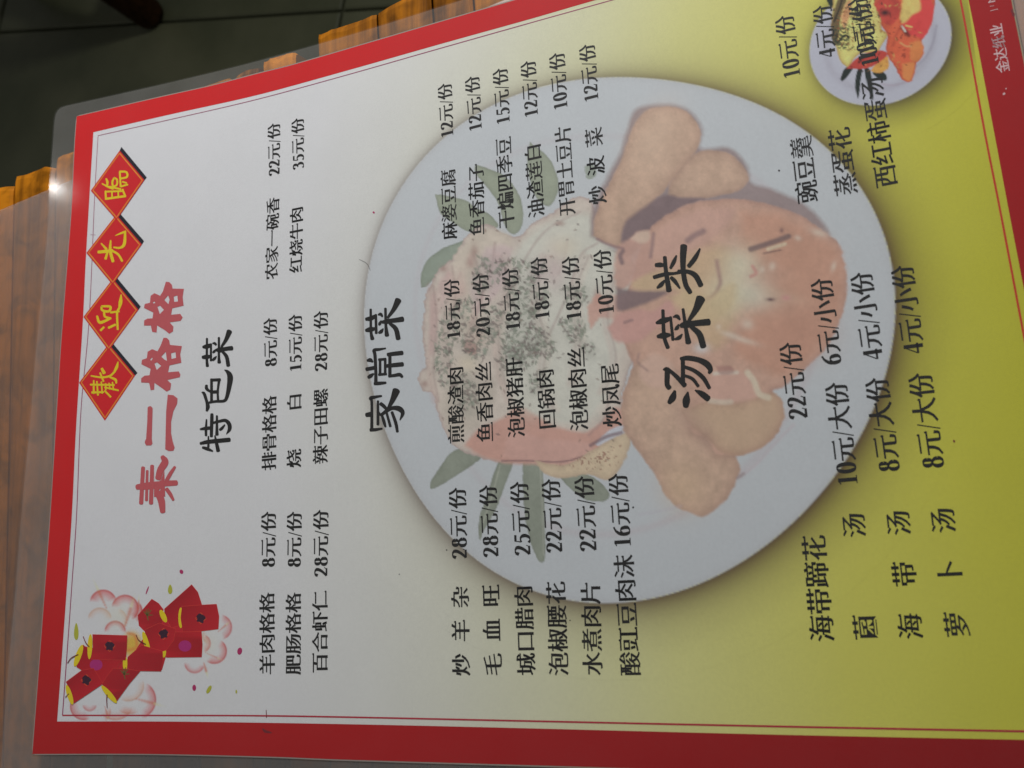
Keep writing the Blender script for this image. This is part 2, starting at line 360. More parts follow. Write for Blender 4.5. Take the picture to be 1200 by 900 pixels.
class Canvas:
    def __init__(s, xy_px, u, v, base):           # xy_px: photo pixels of each vertex
        s.x = xy_px[:, 0]; s.y = xy_px[:, 1]; s.u = u; s.v = v; s.c = base.copy()
        s.n1 = fbm(s.x/14, s.y/14, 3); s.n2 = fbm(s.x/5, s.y/5, 11); s.n3 = fbm(s.x/2.2, s.y/2.2, 23, 2)
    def sd(s, P, wob=0):
        """signed distance to polygon (px), negative inside"""
        P = np.array(P, float); lo = P.min(0)-30; hi = P.max(0)+30
        k = np.where((s.x > lo[0]) & (s.x < hi[0]) & (s.y > lo[1]) & (s.y < hi[1]))[0]
        x = s.x[k]+wob*(s.n2[k]-.5)*2; y = s.y[k]+wob*(s.n1[k]-.5)*2
        d = np.full(len(k), 1e9); ins = np.zeros(len(k), bool)
        for a, b in zip(P, np.roll(P, -1, 0)):
            ex, ey = b-a; t = np.clip(((x-a[0])*ex+(y-a[1])*ey)/(ex*ex+ey*ey+1e-12), 0, 1)
            d = np.minimum(d, np.hypot(x-a[0]-t*ex, y-a[1]-t*ey))
            c = (a[1] > y) != (b[1] > y)
            with np.errstate(divide='ignore', invalid='ignore'): ins ^= c & (x < ex*(y-a[1])/(ey if ey else 1e-12)+a[0])
        return k, np.where(ins, -d, d)
    def put(s, k, al, col, tex=0.0):
        al = np.clip(al, 0, 1)[:, None]; col = np.array(col)[None, :]
        if tex: col = col*(1+tex*((s.n1[k]-.5)*1.2+(s.n2[k]-.5)*.8))[:, None]
        s.c[k] = s.c[k]*(1-al)+np.clip(col, 0, .85)*al
    def fill(s, P, col, soft=1.2, tex=0.25, wob=2.0, alpha=1.0, edge=None, ew=3.0, sm=True):
        if sm: P = np.vstack([smooth_path(np.vstack([P, P[:1]]), 5)])
        k, d = s.sd(P, wob); s.put(k, alpha*np.clip(.5-d/soft, 0, 1), col, tex)
        if edge is not None: s.put(k, alpha*np.clip(.5-d/soft, 0, 1)*np.exp(-np.abs(d)/ew)*.8, edge, tex)
    def blob(s, cx, cy, rx, ry, col, alpha=1, ang=0, p=1.0):
        dx = s.x-cx; dy = s.y-cy; c, n = math.cos(ang), math.sin(ang); a = (dx*c+dy*n)/rx; b = (-dx*n+dy*c)/ry; q = a*a+b*b
        k = np.where(q < 6)[0]; s.put(k, alpha*np.exp(-q[k]**p), col, .1)
    def line(s, P, wd, col, alpha=1, soft=1.2):
        P = smooth_path(P, 6); lo = P.min(0)-12-wd; hi = P.max(0)+12+wd
        k = np.where((s.x > lo[0]) & (s.x < hi[0]) & (s.y > lo[1]) & (s.y < hi[1]))[0]; d = np.full(len(k), 1e9)
        for a, b in zip(P[:-1], P[1:]):
            e = b-a; t = np.clip(((s.x[k]-a[0])*e[0]+(s.y[k]-a[1])*e[1])/(e@e+1e-12), 0, 1); d = np.minimum(d, np.hypot(s.x[k]-a[0]-t*e[0], s.y[k]-a[1]-t*e[1]))
        s.put(k, alpha*np.clip(.5-(d-wd/2)/soft, 0, 1), col, .15)
    def specks(s, P, col, thr=.62, soft=8, alpha=.8, seed=7, sz=2.2):
        k, d = s.sd(P, 3); n = fbm(s.x[k]/sz, s.y[k]/sz, seed, 3)
        s.put(k, alpha*np.clip(.5-d/soft, 0, 1)*np.clip((n-thr)*14, 0, 1), col, .3)
    def herbs(s, P, n, cols, size=(1.6, 3.6), alpha=.6, seed=1, pull=None):
        """chopped herb flakes: little angular scraps with a darker rim"""
        r = np.random.default_rng(seed); P = np.array(P, float); lo = P.min(0); hi = P.max(0); k = 0; g = 0
        order = np.where((s.x > lo[0]-8) & (s.x < hi[0]+8) & (s.y > lo[1]-8) & (s.y < hi[1]+8))[0]; X = s.x[order]; Y = s.y[order]
        while k < n and g < n*6:
            g += 1; q = lo+(hi-lo)*r.random(2); ins = False
            for a, b in zip(P, np.roll(P, -1, 0)):
                if (a[1] > q[1]) != (b[1] > q[1]) and q[0] < (b[0]-a[0])*(q[1]-a[1])/(b[1]-a[1])+a[0]: ins = not ins
            if not ins: continue
            k += 1; L_ = r.uniform(*size); w_ = L_*r.uniform(.28, .6); an = r.uniform(0, math.pi)
            near = np.where((np.abs(X-q[0]) < L_+2) & (np.abs(Y-q[1]) < L_+2))[0]; dx = X[near]-q[0]; dy = Y[near]-q[1]
            a = dx*math.cos(an)+dy*math.sin(an); b = -dx*math.sin(an)+dy*math.cos(an)+r.uniform(-.25, .25)*a
            d = np.abs(a)/L_+np.abs(b)/w_-1; c = cols[r.integers(len(cols))]
            s.put(order[near], alpha*np.clip(.5-d*w_/.7, 0, 1), c, .2)
            s.put(order[near], alpha*.55*np.exp(-(d*w_/.45)**2), tuple(np.array(c)*.55), .1)
    def crescent(s, cx, cy, r, a0, a1, wd, col, alpha=.9):
        """a petal rim: strong at its outer edge, fading inwards; angles in degrees, y down"""
        dx = s.x-cx; dy = s.y-cy; d = np.hypot(dx, dy); k = np.where(d < r+2)[0]; an = np.degrees(np.arctan2(dy[k], dx[k]))
        mid = (a0+a1)/2; hw = (a1-a0)/2; da = (an-mid+180) % 360-180
        al = np.clip(.5-(d[k]-r)/1.2, 0, 1)*np.clip(1-(r-d[k])/(wd*1.35), 0, 1)**1.0*np.clip((hw-np.abs(da))/22, 0, 1)
        s.put(k, alpha*al, col, .15)
        s.put(k, alpha*.55*np.exp(-((r-d[k]-.9)/1.0)**2)*np.clip((hw-np.abs(da))/30, 0, 1), tuple(np.array(col)*.72), .15)

def project_px(u, v):
    X = np.column_stack([u-105, v-148.5, zz(u, v)])@RM.T+PT
    return np.column_stack([600+FPX*X[:, 0]/X[:, 2], 450+FPX*X[:, 1]/X[:, 2]])
def picture(name, u0, u1, v0, v1, step, mask, paint, dz, parent, label):
    us = np.arange(u0, u1+1e-6, step); vs = np.arange(v0, v1+1e-6, step); U, V = np.meshgrid(us, vs, indexing='ij'); nu, nv = U.shape
    u = U.ravel(); v = V.ravel(); px = project_px(u, v); keep = mask(u, v, px)
    idx = np.arange(nu*nv).reshape(nu, nv)
    q = np.stack([idx[:-1, :-1], idx[1:, :-1], idx[1:, 1:], idx[:-1, 1:]], -1).reshape(-1, 4); q = q[keep[q].all(1)][:, ::-1]
    used = np.unique(q); rem = np.full(nu*nv, -1); rem[used] = np.arange(len(used)); q = rem[q]; u = u[used]; v = v[used]; px = px[used]
    cv = Canvas(px, u, v, paper_col(u, v)); paint(cv)
    me = bpy.data.meshes.new(name); me.vertices.add(len(u)); me.vertices.foreach_set('co', W(np.column_stack([u, v]), dz).astype(np.float32).ravel())
    me.loops.add(len(q)*4); me.loops.foreach_set('vertex_index', q.astype(np.int32).ravel())
    me.polygons.add(len(q)); me.polygons.foreach_set('loop_start', np.arange(0, len(q)*4, 4, dtype=np.int32))
    me.update(calc_edges=True); me.validate()
    at = me.color_attributes.new('ink', 'FLOAT_COLOR', 'POINT'); at.data.foreach_set('color', np.column_stack([cv.c, np.ones(len(u))]).astype(np.float32).ravel())
    me.materials.append(MP); o = bpy.data.objects.new(name, me); sc.collection.objects.link(o); o.parent = parent
    if label: o['label'] = label
    return o

# ================================================================== THE SETTING
# floor, far below the table
m, nt, b = new_mat('dark_floor_tile')
tc = nt.nodes.new('ShaderNodeTexCoord'); n = nt.nodes.new('ShaderNodeTexNoise'); n.inputs['Scale'].default_value = 6; n.inputs['Detail'].default_value = 5
cr = nt.nodes.new('ShaderNodeValToRGB'); cr.color_ramp.elements[0].position = .35; cr.color_ramp.elements[1].position = .7
cr.color_ramp.elements[0].color = (.062, .069, .033, 1); cr.color_ramp.elements[1].color = (.125, .127, .070, 1)
nt.links.new(tc.outputs['Object'], n.inputs['Vector']); nt.links.new(n.outputs['Fac'], cr.inputs[0]); nt.links.new(cr.outputs[0], b.inputs['Base Color']); b.inputs['Roughness'].default_value = .5
M_floor = m
M_grout = ink('dark_grout', (.062, .066, .036), rough=.9, scale=40)
FZ = -0.72
fl = mk('floor', [(-4, -4, FZ-.006), (4, -4, FZ-.006), (4, 4, FZ-.006), (-4, 4, FZ-.006)], [(0, 1, 2, 3)], M_grout); fl['kind'] = 'structure'
# square tiles, turned with respect to the table
ta = math.radians(-12); ca, sa = math.cos(ta), math.sin(ta)
tb = 0.0018; S = 0.6
tv = [(-S/2+tb, -S/2+tb, -.012), (S/2-tb, -S/2+tb, -.012), (S/2-tb, S/2-tb, -.012), (-S/2+tb, S/2-tb, -.012)]
tv += [(x, y, 0-.002) for x, y, _ in tv]+[(x*.992, y*.992, 0) for x, y, _ in tv]
tf = [(8, 9, 10, 11)]+[(i, (i+1) % 4, (i+1) % 4+4, i+4) for i in range(4)]+[(i+4, (i+1) % 4+4, (i+1) % 4+8, i+8) for i in range(4)]
tile0 = mk('floor_tile', tv, tf, M_floor, fl); first = True
ox, oy = uv([(400, 12)], h=720)[0]; ox = (ox-105)*.001; oy = -(oy-148.5)*.001
for i in range(-4, 5):
    for j in range(-4, 5):
        o = tile0 if first else tile0.copy()
        if not first: sc.collection.objects.link(o); o.parent = fl
        first = False
        lx = i*S+.30; ly = j*S+.30
        o.location = (ox+lx*ca-ly*sa, oy+lx*sa+ly*ca, FZ); o.rotation_euler = (0, 0, ta)

# dark stool seen as a blurred shape on the floor
M_stool = wood('dark_stool_wood', (.010, .006, .003), (.045, .02, .008))
def world_at(px, hmm):
    q = uv([px], h=hmm)[0]; return Vector(((q[0]-105)*.001, -(q[1]-148.5)*.001, -hmm*.001))
stool = top(empty('wooden_stool', world_at((182, 24), 719)), 'very dark wooden stool on the olive floor beyond the table edge', 'stool')
def lathe_box(name, cx, cy, z0, z1, r0, r1, parent, mat, seg=14, cap=0.01):
    V = []; prof = [(r0*.55, z0), (r0*.9, z0+cap*.3), (r0, z0+cap), (r1, z1-cap), (r1*.92, z1-cap*.25), (r1*.6, z1)]
    for r, z in prof: V += [(cx+r*math.cos(2*math.pi*k/seg), cy+r*math.sin(2*math.pi*k/seg), z) for k in range(seg)]
    F = [(i*seg+k, i*seg+(k+1) % seg, (i+1)*seg+(k+1) % seg, (i+1)*seg+k) for i in range(len(prof)-1) for k in range(seg)]
    F += [tuple(reversed(range(seg))), tuple(range((len(prof)-1)*seg, len(prof)*seg))]
    return mk(name, V, F, mat, parent, smooth=True)
def rel(px, h): return world_at(px, h)-stool.location
def bar(name, a, b, wd, th, parent, mat, rnd=0.35):
    """rounded plank from a to b (points, metres)"""
    a = Vector(a); b = Vector(b); d = (b-a).normalized(); up = Vector((0, 0, 1)); s = d.cross(up).normalized(); n_ = s.cross(d).normalized()
    ring = [(-1, -1+rnd), (-1, 1-rnd), (-1+rnd*.7, 1), (1-rnd*.7, 1), (1, 1-rnd), (1, -1+rnd), (1-rnd*.7, -1), (-1+rnd*.7, -1)]
    V = []; st = [(0, .7), (.25, .92), (.6, 1)]; L = (b-a).length
    pos = [(t*wd*.5, k) for t, k in st]+[(L-t*wd*.5, k) for t, k in reversed(st)]
    for t, k in pos: V += [tuple(a+d*t+s*(x*wd/2*k)+n_*(y*th/2*k)) for x, y in ring]
    F = [(i*8+k, i*8+(k+1) % 8, (i+1)*8+(k+1) % 8, (i+1)*8+k) for i in range(5) for k in range(8)]+[tuple(reversed(range(8))), tuple(range(40, 48))]
    return mk(name, V, F, mat, parent, smooth=True)
f1 = rel((180, 20), 719); f2 = rel((48, -16), 719); ax_ = (f2-f1); ax_.z = 0; pr_ = Vector((-ax_.y, ax_.x, 0)).normalized()
if pr_.dot(rel((150, -200), 719)-f1) < 0: pr_ = -pr_
feet = [f1, f2, f1+pr_*.26, f2+pr_*.26]
for q in feet: lathe_box('leg', q.x, q.y, 0.0, .40, .021, .024, stool, M_stool)
mid = sum(feet, Vector())/4
bar('seat', mid-ax_*.62+Vector((0, 0, .415)), mid+ax_*.62+Vector((0, 0, .415)), .32, .03, stool, M_stool)
for p, q in ((0, 1), (2, 3), (0, 2), (1, 3)): bar('stretcher', feet[p]+Vector((0, 0, .14)), feet[q]+Vector((0, 0, .14)), .03, .02, stool, M_stool)

# ------------------------------------------------------------------ bamboo table
TH = 2.2                                  # table top surface, mm below the sheet plane
M_wood = wood('bamboo_wood', (.055, .017, .002), (.62, .215, .010))
M_frame = wood('table_frame_wood', (.05, .02, .008), (.16, .07, .02))
ang = math.radians(-3.2); D = np.array([math.cos(ang), math.sin(ang)]); Nn = np.array([-math.sin(ang), math.cos(ang)])     # along slats / across (mm, u v)
def st(px): q = uv([px], h=TH)[0]; return q@D, q@Nn
edge = [(st(p)) for p in [(0, 212), (60, 186), (255, 87), (343, 57), (371, 43), (440, 11)]]
eS = np.array([e[1] for e in edge]); eD = np.array([e[0] for e in edge])
ek = np.polyfit(eS, eD, 1)
gaps = [(st((345, 62))[1], st((370, 50))[1])]
gb = (st((100, 892))[1], st((128, 892))[1])
print('gaps', gaps, gb, 'edge', edge)
table = top(empty('bamboo_table', (0, 0, FZ)), 'golden brown bamboo slat table with rough slat ends, under the menu', 'table')
random.seed(11)
cuts = []; s = -175.0
marks = sorted([gaps[0][0], gaps[0][1], gb[0], gb[1], st((440, 20))[1], st((505, 5))[1]])
while s < 470:
    wd = random.uniform(12, 22); e = s+wd
    for mk_ in marks:
        if s+4 < mk_ < e+5: e = mk_; break
    cuts.append((s, e)); s = e
def slat(s0, s1, d0, d1):
    """one bamboo strip with softened edges, uneven end and a slight sag"""
    g = .35; s0 += g; s1 -= g; w_ = s1-s0; V = []; ns = 7
    ds = [d0, d0+2, d0+5]+list(np.linspace(d0+40, d1-40, 6))+[d1-6, d1-2.2, d1-.6, d1]
    prof = [(0, -9), (0, -1.0), (.06, -.25), (.25, 0), (.5, .12), (.75, 0), (.94, -.25), (1, -1.0), (1, -9)]
    jag = [random.uniform(-1.4, 0.6) for _ in prof]
    for i, d in enumerate(ds):
        en = 1 if i >= len(ds)-3 else 0
        drop = [0, 0, 0, 0, 0, 0, 0, 0, 0, 0, .1, .5, 1.6][i]
        for j, (f, z) in enumerate(prof):
            dd = d+(jag[j] if i >= len(ds)-3 else 0)
            P = D*dd+Nn*(s0+f*w_); zc = z-(drop if z > -5 else 0)
            V.append(((P[0]-105)*.001, -(P[1]-148.5)*.001, (-TH+zc-.12)*.001-FZ))
    k = len(prof)
    F = [(i*k+j, (i+1)*k+j, (i+1)*k+j+1, i*k+j+1) for i in range(len(ds)-1) for j in range(k-1)]
    F += [(i*k+k-1, (i+1)*k+k-1, (i+1)*k, i*k) for i in range(len(ds)-1)]
    F += [tuple(range(k)), tuple(reversed(range((len(ds)-1)*k, len(ds)*k)))]
    return mk('slat', V, F, M_wood, table)
for (s0, s1) in cuts:
    m_ = (s0+s1)/2; e = ek[0]*m_+ek[1]+random.uniform(-1.6, 1.2)
    if abs(m_-np.mean(gaps[0])) < 1.5: e -= 24
    if gb[0]-1 < m_ < gb[1]+1: continue                   # a missing strip
    slat(s0, s1, -330, e)
# frame below
def tpt(d, s_, z): P = D*d+Nn*s_; return ((P[0]-105)*.001, -(P[1]-148.5)*.001, z-FZ)
for d in (-290, -70, 150):
    bar('cross_rail', tpt(d, -170, -.024), tpt(d, 465, -.024), .04, .022, table, M_frame)
for d in (-290, 150):
    for s_ in (-150, 440):
        P = tpt(d, s_, 0); lathe_box('leg', P[0], P[1], 0.0, -.034-FZ, .022, .022, table, M_frame)

# clear vinyl table cover, its edge a little short of the slat ends
va, vb = uv([(0, 246), (60, 221)], h=TH-.4); dv = (vb-va)/np.hypot(*(vb-va))
def cover():
    nd, ns = 40, 60; V = []; F = []
    sv = dv; pv = np.array([-dv[1], dv[0]]); pv = pv if pv[0] < 0 else -pv        # into the table
    for j in range(2):
        for a in range(nd+1):
            for s_ in range(ns+1):
                P = va+sv*(-120+s_*(600/ns))+pv*(a/nd)**1.6*520
                wob = 0.16*math.sin(P[0]*.05+P[1]*.021)*math.sin(P[1]*.06)
                V.append(((P[0]-105)*.001, -(P[1]-148.5)*.001, (-TH+.42+wob*.5-(0 if j == 0 else .25))*.001))
    k = ns+1; n_ = (nd+1)*k
    for a in range(nd):
        for s_ in range(ns):
            i = a*k+s_; F.append((i, i+k, i+k+1, i+1)); F.append((i+n_, i+n_+1, i+n_+k+1, i+n_+k))
    for s_ in range(ns): F.append((s_, s_+1, s_+1+n_, s_+n_)); i = nd*k+s_; F.append((i, i+n_, i+n_+1, i+1))
    for a in range(nd): i = a*k; F.append((i, i+n_, i+n_+k, i+k)); i = a*k+ns; F.append((i, i+k, i+n_+k, i+n_))
    return mk('table_cover', V, F, M_vinyl, smooth=False)
tcv = top(cover(), 'clear milky plastic film covering the slatted table, its edge just short of the slat ends', 'table cover')

# ================================================================== THE MENU
menu = top(empty('laminated_menu', (0, 0, 0)), 'laminated Chinese restaurant menu with red border, lying on the slatted table', 'menu')

# outline of the sheet (traced, in photo points)
O_left = [(90, 136.5), (87.5, 172), (84, 245), (79, 310), (72, 400), (66.2, 490), (59.4, 600), (52, 700), (44.5, 800), (38, 883.5)]
O_top = [(90, 136.5), (185, 114.5), (250, 100), (300, 86.8), (345, 75.6), (445, 46.5), (520, 24.5), (604, 0), (760, -46), (960, -106), (1155, -165)]
O_bot = [(38, 883.5), (120, 883.2), (200, 883.8), (327, 887), (400, 890), (600, 896), (900, 905), (1200, 914), (1364, 919)]
O_right = [(1155, -165), (1185, 0), (1200, 75), (1234, 250), (1281, 490), (1322, 700), (1364, 919)]
I_left = [(109.5, 155), (101, 297), (97.3, 375), (89.3, 500), (84.5, 600), (77.6, 700), (67, 845.5)]
I_top = [(109.5, 155), (200, 134), (300, 111.8), (406.7, 82.7), (513, 52.5), (620, 22.7), (700, -.5), (900, -57), (1108, -116)]
I_bot = [(67, 845.5), (200, 845.6), (400, 848.5), (600, 853), (900, 860.7), (1200, 867), (1301, 869)]
I_right = [(1108, -116), (1135, 0), (1164, 150), (1184.7, 260), (1230, 495), (1301, 869)]
T_left = [(115, 159), (111, 230), (104.5, 375), (95, 480), (90, 600), (84, 690), (73.3, 838.3)]
T_top = [(115, 159), (200, 140), (300, 116.8), (406, 88), (513, 57.5), (620, 27.3), (700, 5), (900, -51), (1101, -107)]
T_bot = [(73.3, 838.3), (200, 838.4), (300, 838.7), (400, 840.2), (600, 844.5), (900, 851), (1200, 857), (1289, 859)]
T_right = [(1101, -107), (1125.5, 0), (1153, 150), (1174.6, 260), (1219, 495), (1289, 859)]
def side(P, n=60): return resample(smooth_path(uv(P), 6), n)
def grow(cu, d):
    """push the four sides outwards by d mm"""
    L, T, B, R = [c.copy() for c in cu]
    L[:, 1] -= d; T[:, 1] += np.linspace(-d, d, len(T)); T[:, 0] += d; B[:, 0] -= d; B[:, 1] += np.linspace(-d, d, len(B)); R[:, 1] += d
    L[:, 0] += np.linspace(d, -d, len(L)); R[:, 0] += np.linspace(d, -d, len(R))
    return L, T, B, R
OC = [side(x) for x in (O_left, O_top, O_bot, O_right)]; IC = [side(x) for x in (I_left, I_top, I_bot, I_right)]
def coons(cu, n, m_, rnd=0.0):
    """left: page-top edge, top: page-right edge, bot: page-left edge, right: page-bottom edge; s along top/bot, t along left/right"""
    L, T, B, R = cu; L = resample(L, m_+1); R = resample(R, m_+1); T = resample(T, n+1); B = resample(B, n+1)
    s = np.linspace(0, 1, n+1)[:, None, None]; t = np.linspace(0, 1, m_+1)[None, :, None]
    P = (1-t)*T[:, None]+t*B[:, None]+(1-s)*L[None]+s*R[None]-((1-s)*(1-t)*T[0]+s*(1-t)*T[-1]+(1-s)*t*B[0]+s*t*B[-1])
    if rnd:
        c = P.reshape(-1, 2); k = [(T[0], 1), (B[0], 1), (T[-1], 1), (B[-1], 1)]; cen = P.mean((0, 1))
        for C0, _ in k:
            sg = np.sign(cen-C0); o = C0+sg*rnd; q = (c-o)*-sg
            mm = (q[:, 0] > 0) & (q[:, 1] > 0); r = np.hypot(q[:, 0], q[:, 1]); mx = np.maximum(q[:, 0], q[:, 1]); f = np.where(mm & (r > 0), mx/np.maximum(r, 1e-9), 1)
            c[:] = o-sg*(q*f[:, None])
        P = c.reshape(P.shape)
    return P
def slab(name, P, ztop, zbot, mat, parent, label=None, attr=False):
    edge_m = np.zeros(P.shape[:2], bool); edge_m[0] = edge_m[-1] = True; edge_m[:, 0] = edge_m[:, -1] = True
    n, m_ = P.shape[:2]; c = P.reshape(-1, 2); V = np.vstack([W(c, ztop), W(c, zbot)]); N0 = n*m_; F = []
    idx = np.arange(N0).reshape(n, m_)
    q = np.stack([idx[:-1, :-1], idx[1:, :-1], idx[1:, 1:], idx[:-1, 1:]], -1).reshape(-1, 4)
    # orientation: make the first face look up
    a, b_, c_ = V[q[0][0]], V[q[0][1]], V[q[0][2]]
    if np.cross(b_-a, c_-b_)[2] < 0: q = q[:, ::-1]
    F += [tuple(x) for x in q]+[tuple(x+N0) for x in q[:, ::-1]]
    ring = list(idx[:, 0])+list(idx[-1, 1:])+list(idx[::-1, -1][1:])+list(idx[0, ::-1][1:-1])
    for a, b_ in zip(ring, ring[1:]+ring[:1]): F.append((a, b_, b_+N0, a+N0))
    o = mk(name, V, F, mat, parent, label)
    if attr:
        at = o.data.color_attributes.new('ink', 'FLOAT_COLOR', 'POINT'); col = paper_col(c[:, 0], c[:, 1]); col[edge_m.ravel()] = (.34, .28, .23); col = np.vstack([col, col])
        at.data.foreach_set('color', np.column_stack([col, np.ones(len(col))]).astype(np.float32).ravel())
    return o
OC_out = grow(OC, 0.34)
slab('paper_sheet', coons(OC_out, 190, 110, 1.0), 0.0, -0.12, MP, menu, 'printed sheet fading from white to yellow', True)

def frame_strip(name, A, B, mat, parent, dz, n=70, label=None, rnd=0):
    """four strips between outer curves A and inner curves B"""
    V = []; F = []
    for k, (a, b_) in enumerate(zip(A, B)):
        a = resample(a, n); b_ = resample(b_, n); base = len(V); V += list(W(a, dz))+list(W(b_, dz))
        if k in (0, 2): F += [(base+i, base+i+1, base+i+1+n, base+i+n) for i in range(n-1)]
        else: F += [(base+i, base+i+n, base+i+1+n, base+i+1) for i in range(n-1)]
    return mk(name, V, F, mat, parent, label)
def rounded_outer(cu, r=1.0):
    out = []
    for k, c in enumerate(cu):
        c = c.copy(); out.append(c)
    return out
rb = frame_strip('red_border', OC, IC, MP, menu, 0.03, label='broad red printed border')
cc_ = np.zeros(len(rb.data.vertices)*3); rb.data.vertices.foreach_get('co', cc_); vv_ = 148.5-cc_.reshape(-1, 3)[:, 1]*1000     # red darkens towards the foot; light falling off towards page-left is painted in
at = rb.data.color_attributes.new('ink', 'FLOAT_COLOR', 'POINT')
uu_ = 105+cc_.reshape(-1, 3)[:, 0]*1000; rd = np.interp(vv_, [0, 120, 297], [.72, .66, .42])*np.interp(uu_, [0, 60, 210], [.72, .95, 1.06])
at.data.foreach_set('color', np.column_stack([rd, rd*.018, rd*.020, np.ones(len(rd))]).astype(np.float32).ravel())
def ribbon(name, path_uv, wmm, mat, parent, dz, label=None):
    P = np.array(path_uv); T = np.gradient(P, axis=0); T /= np.hypot(T[:, 0], T[:, 1])[:, None]; N = np.column_stack([-T[:, 1], T[:, 0]]); w_ = (wmm if np.ndim(wmm) else np.full(len(P), wmm))[:, None]/2
    V = np.vstack([W(P+N*w_, dz), W(P-N*w_, dz)]); n = len(P)
    return mk(name, V, [(i, i+n, i+n+1, i+1) for i in range(n-1)], mat, parent, label)
TL = [side(x, 70) for x in (T_left, T_top, T_bot, T_right)]
M_line2 = ink('fine_purple_ink', (0.36, 0.06, 0.14)); M_line3 = ink('fine_orange_red_ink', (0.62, 0.05, 0.02))
ribbon('inner_line', TL[0], np.linspace(.25, .40, 70), M_line2, menu, 0.036, 'fine purplish line inside the red border')
ribbon('inner_line', TL[1], np.linspace(.22, .34, 70), M_line2, menu, 0.040, None)
ribbon('inner_line', TL[2], .42, M_line, menu, 0.044)
ribbon('inner_line', TL[3], .46, M_line3, menu, 0.048, 'fine orange red line inside the red border')

# -------------------------------------------------------------- plate picture
K = 1.52
def pc(r, g, b_, k=K):
    c = lin((r, g, b_))*k; m = c.mean(); return tuple(np.clip(m+(c-m)*.86, 0, .85))
ring_px = [(429, 380), (437, 300), (470, 220), (512, 166), (560, 130), (640, 104), (748, 93), (830, 102), (900, 127), (960, 165), (1010, 222), (1042, 290), (1047, 330), (1044, 400), (1020, 480), (968, 569), (920, 625), (875, 657), (810, 690), (735, 703), (650, 697), (575, 665), (520, 622), (468, 550), (440, 470), (430, 410)]
ring = uv(ring_px); cx_, cy_ = ring.mean(0)
Am = np.column_stack([2*ring, np.ones(len(ring))]); sol = np.linalg.lstsq(Am, (ring**2).sum(1), rcond=None)[0]; PC = sol[:2]; PRD = math.sqrt(sol[2]+PC@PC)
th_r = np.arctan2(ring[:, 1]-PC[1], ring[:, 0]-PC[0]); rr = np.hypot(ring[:, 0]-PC[0], ring[:, 1]-PC[1])
G = np.column_stack([np.ones(len(th_r))]+[f(k*th_r) for k in (1, 2, 3) for f in (np.cos, np.sin)]); hc = np.linalg.lstsq(G, rr, rcond=None)[0]
def rad(th): return np.column_stack([np.ones(len(th))]+[f(k*th) for k in (1, 2, 3) for f in (np.cos, np.sin)])@hc
print('plate', PC, PRD, 'resid', np.abs(G@hc-rr).max())

